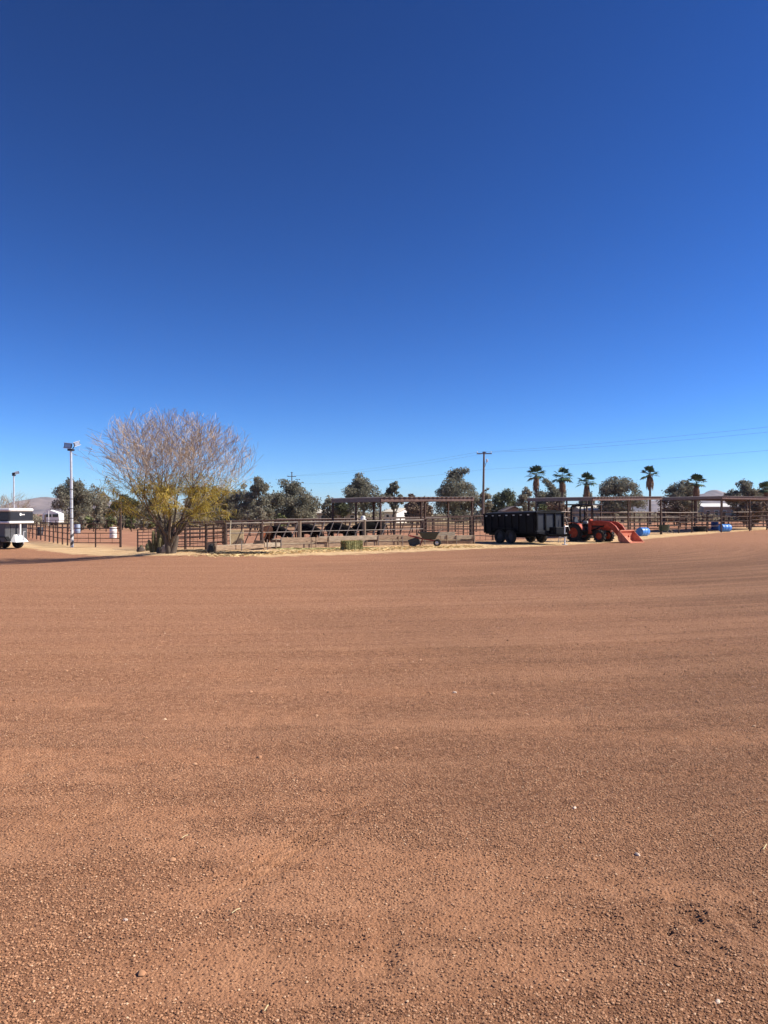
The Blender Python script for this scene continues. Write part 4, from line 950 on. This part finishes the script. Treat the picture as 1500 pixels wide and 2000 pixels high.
for s in (-1, 1):
    mb = MB(); mb.lathe([(.06, 0), (.06, .02), (.02, .03)], 12, Matrix.Translation((2.02, s * .14, .96)) @ Matrix.Rotation(1.2, 4, 'Y')); mb.build("headlight", WHITE, h)
    mb = MB(); mb.box((1.3, s * .245, .88), (.8, .01, .1)); mb.build("side_stripe", DKC, h)
    # rear fender: arched shell
    V = []; n_ = 9
    for i in range(n_):
        a = math.radians(150 - 135 * i / (n_ - 1)); V += [(math.cos(a) * .6, s * .36, .52 + math.sin(a) * .6), (math.cos(a) * .6, s * .70, .52 + math.sin(a) * .58)]
    mb = MB(); mb.add(V, [(2 * i, 2 * i + 1, 2 * i + 3, 2 * i + 2) for i in range(n_ - 1)]); f = mb.build("fender", ORANGE, tr_); so = f.modifiers.new("thickness", 'SOLIDIFY'); so.thickness = .03
    mb = MB(); mb.box((.62, s * .5, .6), (.5, .42, .04), bev=.01); mb.box((.42, s * .66, .7), (.06, .06, .3)); mb.build("footplate", DKC, tr_)
    # ROPS leg
    mb = MB(); mb.path([(-.12, s * .5, .6), (-.22, s * .5, 1.2), (-.22, s * .5, 1.95), (-.16, s * .5, 2.02), (.5, s * .5, 2.05)], .05, 6); mb.build("roll_bar", BLACKP, tr_)
    mb = MB(); mb.tube((.6, s * .48, 2.06), (.62, s * .48, 1.3), .035, n=6); mb.tube((.62, s * .48, 1.3), (.4, s * .48, 1.08), .025, n=6); mb.build("canopy_strut", BLACKP, tr_)
mb = MB(); mb.box((.3, 0, 2.11), (1.75, 1.25, .07), bev=.02); cn = mb.build("canopy", DARKGREY, tr_)
mb = MB(); mb.box((-.02, 0, .98), (.44, .46, .1), bev=.04); mb.box((-.24, 0, 1.2), (.1, .44, .42), ry=-.12, bev=.04); mb.build("seat", mat("black_vinyl", (.03, .03, .03), .5), tr_)
mb = MB(); mb.tube((.72, 0, 1.1), (.5, 0, 1.3), .03, n=6); mb.lathe([(.17, -.012), (.19, 0), (.17, .012)], 18, Matrix.Translation((.49, 0, 1.31)) @ Matrix.Rotation(-.7, 4, 'Y'), close=True); mb.tube((.49, -.17, 1.31), (.49, .17, 1.31), .012, n=5); mb.build("steering_wheel", BLACKP, tr_)
mb = MB(); mb.box((.74, 0, 1.2), (.14, .34, .16), bev=.04); mb.build("dashboard", ORANGE, tr_)
mb = MB(); mb.box((.25, .3, 1.08), (.24, .2, .16), bev=.03); mb.build("rag", mat("pale_cloth", (.45, .46, .44), .9), tr_)
mb = MB(); mb.tube((1.05, .27, .9), (1.05, .27, 1.45), .025, n=7); mb.build("exhaust", BLACKP, tr_)
# loader
for s in (-1, 1):
    y = s * .40
    mb = MB(); mb.prism([(.82, .45), (1.05, .45), (1.02, 1.18), (.84, 1.2)], y - .04, y + .04); mb.build("loader_upright", ORANGE, tr_)
    mb = MB(); mb.prism([(.83, 1.16), (.86, 1.0), (1.85, .94), (2.2, .82), (2.74, .24), (2.92, .34), (2.5, .92), (2.2, 1.12), (1.9, 1.16), (.92, 1.2)], y - .055, y + .055); mb.build("loader_arm", ORANGE, tr_)
    mb = MB(); mb.tube((1.0, y, .62), (1.45, y, .8), .045, n=8); mb.tube((1.45, y, .8), (1.85, y, .96), .022, n=8); mb.build("lift_cylinder", BLACKP, tr_)
    mb = MB(); mb.tube((1.95, y, 1.1), (2.35, y, .85), .035, n=8); mb.tube((2.35, y, .85), (2.84, y, .58), .02, n=8); mb.build("tilt_cylinder", STEEL, tr_)
mb = MB(); mb.tube((2.2, -.4, .82), (2.2, .4, .82), .05, n=8); mb.build("cross_tube", ORANGE, tr_)
mb = MB()
for z in (.62, .74, .86): mb.box((2.12, 0, z), (.03, .5, .03))
for y in (-.24, .24): mb.box((2.12, y, .72), (.03, .03, .36))
mb.build("grille_guard", ORANGE, tr_)
prof = [(3.55, .02), (3.0, .02), (2.86, .12), (2.82, .34), (2.86, .54), (2.95, .66)]
V = []; bw = .82
for x, z in prof: V += [(x, -bw, z), (x, bw, z)]
mb = MB(); mb.add(V, [(2 * i, 2 * i + 1, 2 * i + 3, 2 * i + 2) for i in range(len(prof) - 1)]); bk = mb.build("bucket", ORANGE_LIT, tr_); so = bk.modifiers.new("thickness", 'SOLIDIFY'); so.thickness = .025
for s in (-1, 1):
    mb = MB(); mb.prism([(3.54, .03), (3.0, .03), (2.88, .12), (2.84, .34), (2.88, .53), (2.95, .65)], s * bw - .012, s * bw + .012); mb.build("bucket_cheek", ORANGE_LIT, bk)
mb = MB(); mb.box((3.52, 0, .02), (.12, bw * 2.02, .025)); mb.build("cutting_edge", STEEL if False else ORANGE_LIT, bk)
mb = MB(); mb.box((2.95, 0, .67), (.07, bw * 2.0, .05)); mb.build("top_lip", ORANGE_LIT, bk)

# ---------------------------------------------------------------- dump trailer
hd = math.atan2(-.84, .54)
dc = Vector((7.45, 40.4, 0)); dt = empty("dump_trailer", dc, hd, "black high-sided dump trailer under a black tarp beside the tractor", "trailer")
LT, WT = 4.0, 2.0; x0, x1 = -1.85, 2.15
def bed(mb, name, m, par=None):
    o = mb.build(name, m, par or dt)
    if par is None: o.rotation_euler.y = -.022
    return o
for s in (-1, 1):
    mb = MB(); mb.box(((x0 + x1) / 2, s * WT / 2, 1.08), (LT, .05, .98)); sp = bed(mb, "side_wall", BLACKP)
    for k in range(8):
        mb = MB(); mb.box((x0 + .12 + k * (LT - .24) / 7, s * (WT / 2 + .06), 1.06), (.08, .08, .92)); bed(mb, "rib", BLACKP, sp)
    mb = MB(); mb.box(((x0 + x1) / 2, s * (WT / 2 + .03), 1.58), (LT + .04, .12, .1), bev=.02); bed(mb, "top_rail", BLACKP, sp)
    for k in range(7):
        mb = MB(); mb.box((x0 + .3 + k * .55, s * (WT / 2 + .105), 1.50), (.12, .03, .045)); bed(mb, "tarp_hook", GALV, sp)
    mb = MB(); mb.prism([(-.95, .62), (-.75, .82), (.75, .82), (.95, .62), (.92, .6), (.72, .79), (-.72, .79), (-.92, .6)], s * 1.0, s * 1.3); mb.build("mudguard", BLACKP, dt)
    for x in (-.42, .42): wheel(dt, (x, s * 1.13, .37), .37, .22, DARKGREY, 0, .55)
mb = MB(); mb.box((x1 + .02, 0, 1.1), (.04, WT - .06, .98)); fp = bed(mb, "front_panel", DARKGREY)  # grey on a black panel: sky reflection put into its colour
for y in (-WT / 2 + .06, -.34, .34, WT / 2 - .06):
    mb = MB(); mb.box((x1 + .07, y, 1.1), (.08, .07, .98)); bed(mb, "rib", BLACKP, fp)
mb = MB(); mb.box((x1 + .05, 0, 1.6), (.14, WT + .1, .1), bev=.02); bed(mb, "top_rail", BLACKP, fp)
mb = MB(); mb.box((x1 + .07, -.1, .64), (.1, WT - .2, .07)); mb.box((x1 + .1, -.3, .55), (.16, WT * .62, .05)); bed(mb, "step_rail", DARKGREY, fp)
mb = MB(); mb.box((x0 - .03, 0, 1.05), (.05, WT, .95)); bed(mb, "tailgate", BLACKP)
mb = MB(); mb.box(((x0 + x1) / 2, 0, .56), (LT, WT - .2, .1)); bed(mb, "floor", BLACKP)
mb = MB()
nu, nv = 14, 8; V = []
for i in range(nu + 1):
    for j in range(nv + 1):
        y = -1.06 + 2.12 * j / nv; V.append((x0 + LT * i / nu, y, 1.66 + .05 * (1 - (y / 1.06) ** 2) - (.10 + .03 * (i % 2)) * (abs(y) > 1.0) + rnd.uniform(-.012, .012)))
mb.add(V, [(i * (nv + 1) + j, (i + 1) * (nv + 1) + j, (i + 1) * (nv + 1) + j + 1, i * (nv + 1) + j + 1) for i in range(nu) for j in range(nv)])
tp = bed(mb, "tarp", mat("black_tarp", (.014, .014, .015), .6, 0, .3, 4)); so = tp.modifiers.new("thickness", 'SOLIDIFY'); so.thickness = .01
mb = MB(); mb.box((.1, -.45, .48), (4.3, .1, .16)); mb.box((.1, .45, .48), (4.3, .1, .16)); mb.tube((0.42, -1.05, .37), (.42, 1.05, .37), .05); mb.tube((-.42, -1.05, .37), (-.42, 1.05, .37), .05); mb.build("frame", BLACKP, dt)
mb = MB()
for s in (-1, 1): mb.path([(2.2, s * .75, .5), (3.35, s * .08, .5)], .06, 4)
mb.tube((3.3, 0, .5), (3.6, 0, .52), .05, n=6); mb.build("tongue", BLACKP, dt)
mb = MB(); mb.box((2.6, .1, .72), (.5, .7, .36), bev=.02); mb.build("pump_box", BLACKP, dt)
mb = MB(); mb.tube((3.1, .1, .05), (3.1, .1, 1.0), .03, n=8); mb.box((3.1, .1, .03), (.2, .2, .03)); mb.tube((3.1, .1, .95), (3.1, .35, .95), .014, n=5); mb.build("jack", GALV, dt)
mb = MB(); mb.tube((2.32, .92, 1.5), (2.55, 1.05, .7), .022, n=6); mb.build("crank_bar", PALE_PIPE, dt)
# step stand by the trailer tongue
p = P(1099, 1060.5); st_ = empty("step_stand", p, -.5, "small galvanised folding step stand between the dump trailer and the tractor", "step ladder")
for s in (-1, 1):
    mb = MB(); mb.tube((s * .2, -.2, 0), (s * .16, .02, .52), .014, n=6); mb.build("leg", GALV, st_); mb = MB(); mb.tube((s * .2, .26, 0), (s * .16, .06, .52), .014, n=6); mb.build("leg", GALV, st_)
for z, y, dpt in ((.1, -.17, .14), (.3, -.08, .14), (.53, .02, .2)):
    mb = MB(); mb.box((0, y, z), (.4, dpt, .025), bev=.008); mb.build("tread", GALV, st_)

# ---------------------------------------------------------------- gooseneck horse trailer
ht = empty("horse_trailer", (-20.95, 42.95, -.45), math.radians(-12.5), "black and white gooseneck horse trailer cut off by the left edge", "trailer")
# local: +x front, nose face at x = 0, width 2.0
GREYW = mat("trailer_grey", (.075, .075, .078), .4, 0, .15, 4); BAND = mat("trailer_black_band", (.022, .023, .026), .3, 0, .2, 3)
mb = MB(); mb.box((-2.5, 0, 1.89), (5.0, 2.0, .56), bev=.06); ns = mb.build("nose", BAND, ht)
mb = MB(); mb.box((-2.5, 0, 2.26), (5.04, 2.04, .18), bev=.06); mb.build("roof_trim", WHITE, ht)
mb = MB(); mb.box((-2.5, 0, 1.545), (5.04, 2.04, .13), bev=.03); mb.build("lower_trim", WHITE, ht)
mb = MB(); mb.box((-2.85, 0, .95), (5.0, 1.86, 1.06), bev=.03); bo = mb.build("body", GREYW, ht)
for y in (-.5, .0, .5):
    mb = MB(); mb.box((-.345, y, .98), (.012, .02, .98)); mb.build("seam", BLACKP, bo)
mb = MB(); V = [(-.34, -.55, .42), (-.34, .6, .42), (.02, .56, .40), (.02, -.52, .40), (-.34, -.25, .84), (-.34, .25, .84), (-.24, .22, .84), (-.24, -.22, .84)]
mb.add(V, [(0, 3, 2, 1), (4, 5, 6, 7), (0, 1, 5, 4), (1, 2, 6, 5), (2, 3, 7, 6), (3, 0, 4, 7)]); mb.build("rock_guard", WHITE, ht)
mb = MB(); mb.tube((-.12, 0, .84), (-.12, 0, 1.5), .06, n=10); mb.build("neck_tube", WHITE, ht, smooth=True)
mb = MB(); mb.tube((-.02, .16, .3), (-.02, .16, 1.02), .03, n=8); mb.tube((-.02, .16, 1.0), (-.02, .34, 1.0), .014, n=6); mb.build("jack", GALV, ht)
mb = MB(); mb.lathe([(.085, 0), (.085, .012)], 18, Matrix.Translation((.005, -.12, 2.0)) @ Matrix.Rotation(math.pi / 2, 4, 'Y')); mb.build("emblem", WHITE, ns)
mb = MB()
for i, y in enumerate((.02, .1, .18)): mb.box((.012, y, 1.99), (.012, .055, .07 - .015 * (i == 1)))
mb.build("emblem_lettering", WHITE, ns)
for x in (-.95, -1.85):
    for s in (-1, 1): wheel(ht, (x, s * .86, .34), .34, .24, DARKGREY, 0, .55)
mb = MB(); mb.prism([(-2.0, .5), (-1.85, .74), (-.3, .74), (-.12, .5), (-.16, .48), (-.32, .7), (-1.83, .7), (-1.96, .48)], -1.02, -.72); mb.build("mudguard", BLACKP, ht)

# ---------------------------------------------------------------- hay bale
bp_ = P(684, 1075); HAY = mat("alfalfa_hay", (.20, .20, .075), .95, 0, .4, 9, .6, c2=(.36, .33, .15), stretch=(3, 1, 1))
hb_ = empty("hay_bale", (bp_.x + .05, bp_.y + .3, 0), math.radians(34), "green hay bale on the ground in front of the feed bunk", "hay bale")
mb = MB()
for i in range(8):
    w = .82 / 8; mb.box((-.41 + w * (i + .5), rnd.uniform(-.01, .01), .2 + rnd.uniform(-.006, .006)), (w * .985, .48 + rnd.uniform(-.02, .02), .40 + rnd.uniform(-.015, .015)), bev=.018)
mb.build("flakes", HAY, hb_)
N = 2600; C = np.stack([rng.uniform(-.42, .42, N), rng.uniform(-.25, .25, N), rng.uniform(0, .41, N)], -1)
f = rng.integers(0, 3, N); C[f == 0, 1] = -.25; C[f == 1, 2] = .405; sidex = (f == 2); C[sidex, 0] = np.where(rng.random(sidex.sum()) < .6, -.42, .42)
V = leaf_quads(C, .018, 0, 4.5); npmesh("loose_stems", V, np.arange(len(V)).reshape(-1, 4), mat("hay_stems", (.27, .26, .10), .9, 0, .3, 5, island=.4), hb_)["kind"] = "stuff"
for y in (-.12, .12):
    mb = MB(); mb.path([(-.44, y, -.0), (-.44, y, .42), (.44, y, .42), (.44, y, .0)], .005, 4); mb.build("twine", mat("orange_twine", (.5, .2, .08), .8), hb_)

# ---------------------------------------------------------------- wheelbarrow
wp = P(838, 1067.3); wb = empty("wheelbarrow", wp + Vector((0, .3, 0)), math.radians(-8), "black two-wheeled wheelbarrow with red frame in front of the bunk", "wheelbarrow")
TUB = mat("dark_poly_tub", (.03, .036, .034), .5, 0, .3, 6)
def tubm(z0, z1, a0, a1, w0, w1, th):
    V = [(a0, -w0, z0), (a1, -w0, z0), (a1, w0, z0), (a0, w0, z0), (a0 - .22, -w1, z1), (a1 + .2, -w1, z1), (a1 + .2, w1, z1), (a0 - .22, w1, z1)]
    return V
mb = MB(); mb.add(tubm(.34, .68, -.25, .32, .24, .36, 0), [(0, 3, 2, 1), (0, 1, 5, 4), (1, 2, 6, 5), (2, 3, 7, 6), (3, 0, 4, 7)]); t_ = mb.build("tub", TUB, wb); so = t_.modifiers.new("thickness", 'SOLIDIFY'); so.thickness = .02
mb = MB(); q = tubm(.34, .68, -.25, .32, .24, .36, 0)[4:]; mb.path(q + [q[0]], .016, 6); mb.build("rim", TUB, t_)
REDF = mat("red_frame", (.30, .03, .025), .5, .1, .2, 5)
for s in (-1, 1):
    mb = MB(); mb.path([(.45, s * .2, .26), (-.2, s * .24, .34), (-.98, s * .3, .52)], .022, 6); mb.build("handle", REDF, wb)
    mb = MB(); mb.path([(-.3, s * .24, .36), (-.42, s * .26, .02), (-.28, s * .26, .02)], .018, 6); mb.build("leg", REDF, wb)
    wheel(wb, (.42, s * .27, .17), .17, .09, GALV, 0, .55)
mb = MB(); mb.tube((.42, -.27, .17), (.42, .27, .17), .015); mb.build("axle", STEEL, wb)
mb = MB(); mb.box((-.72, .1, .2), (.5, .55, .38), ry=-.3, bev=.03); mb.build("shadow_block", TUB, wb)  # dark block added to stand in for the tub's cast shadow
pf = empty("pitchfork", wp + Vector((.2, .28, .45)), 0, "pale-handled fork lying in the wheelbarrow", "fork")
mb = MB(); mb.tube((-.1, 0, 0), (.5, .05, .42), .016, n=6); mb.build("handle", mat("pale_handle", (.55, .45, .32), .8), pf)
mb = MB()
for k in range(4): mb.tube((-.1, .0, 0), (-.32, -.12 + .08 * k, -.03), .006, n=4)
mb.build("tines", STEEL, pf)

# ---------------------------------------------------------------- cattle
def calf(label, p, rz, s, body=HAIR_B, face=None, head_down=.5, tag_=False):
    root = empty("calf", p, rz, label, "calf", "young cattle at the feed bunk"); root.scale = (s, s, s)
    v = [(-.50, 0, .76), (-.2, 0, .74), (.12, 0, .74), (.42, 0, .77), (.66, 0, .84 - .22 * head_down), (.84, 0, .86 - .55 * head_down), (1.02, 0, .74 - .62 * head_down), (1.10, 0, .66 - .6 * head_down)]
    r = [(.22, .24), (.25, .27), (.26, .28), (.21, .27), (.13, .17), (.10, .13), (.075, .09), (.06, .065)]
    e = [(i, i + 1) for i in range(7)]
    for fx, k in ((.36, 3), (-.44, 0)):
        for sy in (-1, 1):
            b_ = len(v); j = rnd.uniform(-.06, .06); bk = -.05 if k == 0 else 0
            v += [(fx, sy * .13, .52), (fx + j + (.04 if k else .05), sy * .14, .33), (fx + j + bk, sy * .14, .16), (fx + j + bk * .6, sy * .14, .03)]
            r += [(.1, .12), (.062, .065), (.04, .042), (.045, .05)]; e += [(k, b_), (b_, b_ + 1), (b_ + 1, b_ + 2), (b_ + 2, b_ + 3)]
    b_ = len(v); v += [(-.72, 0, .76), (-.78, 0, .5), (-.77, 0, .3)]; r += [(.03, .03), (.022, .022), (.035, .035)]; e += [(0, b_), (b_, b_ + 1), (b_ + 1, b_ + 2)]
    me = bpy.data.meshes.new("body"); me.from_pydata(v, e, []); o = bpy.data.objects.new("body", me); col.objects.link(o); o.parent = root
    md = o.modifiers.new("skin", 'SKIN'); md.use_smooth_shade = True
    if not me.skin_vertices: me.attributes  # layer made by the modifier when missing
    bm_ = __import__("bmesh").new(); bm_.from_mesh(me); lay = bm_.verts.layers.skin.verify()
    for i, q in enumerate(bm_.verts): q[lay].radius = r[i]; q[lay].use_root = (i == 1)
    bm_.to_mesh(me); bm_.free()
    ss = o.modifiers.new("sub", 'SUBSURF'); ss.levels = 2; ss.render_levels = 2; me.materials.append(body)
    hx, hz_ = .88, .86 - .55 * head_down
    for sy in (-1, 1):
        mb = MB(); mb.lathe([(.015, 0), (.05, .06), (.045, .13), (.01, .18)], 8, Matrix.Translation((hx - .06, sy * .09, hz_ + .04)) @ Matrix.Rotation(-sy * 1.75, 4, 'X') @ Matrix.Diagonal((.9, .4, 1, 1))); mb.build("ear", body, root, smooth=True)
        mb = MB(); mb.lathe([(.004, -.012), (.014, 0), (.004, .012)], 8, Matrix.Translation((hx + .06, sy * .085, hz_ - .02)) @ Matrix.Rotation(1.57, 4, 'X')); mb.build("eye", BLACKP, root)
        if tag_:
            mb = MB(); mb.box((hx - .04, sy * .2, hz_ - .03), (.015, .07, .09)); mb.build("ear_tag", WHITE, root)
    if face:
        mb = MB(); mb.lathe([(.10, -.02), (.125, .06), (.11, .2), (.095, .32), (.06, .37)], 12, Matrix.Translation((hx - .06, 0, hz_ + .05)) @ Matrix.Rotation(math.radians(128), 4, 'Y') @ Matrix.Diagonal((1, .95, 1, 1))); mb.build("face_patch", face, root, smooth=True)
    return root
calf("brown-faced calf looking out through the left end of the feed fence", at(521, 36.4), math.radians(-92), 1.02, HAIR_R, HAIR_F, .45)
calf("black calf feeding just right of the brown-faced calf", at(543, 37.0), math.radians(-28), 1.0, HAIR_B, None, .9)
calf("black calf feeding just right of the thick tan wooden post", at(601, 38.2), math.radians(-35), 1.08, HAIR_B, None, .8)
calf("black calf feeding behind the bale", at(661, 39.4), math.radians(-22), 1.12, HAIR_B, None, .9)
calf("large black calf with white ear tags under the shelter's near corner", at(724, 40.4), math.radians(196), 1.25, HAIR_B, None, .7, True)
p = at(711, 38.4); mb = MB(); mb.lathe([(.17, 0), (.18, .03), (.11, .05), (.12, .15), (.09, .2), (.03, .22)], 14); tag(mb.build("cowboy_hat", WHB, loc=(p.x - .05, p.y, 1.27), smooth=True), "white hat sitting on top of the wooden fence post under the shelter", "hat")
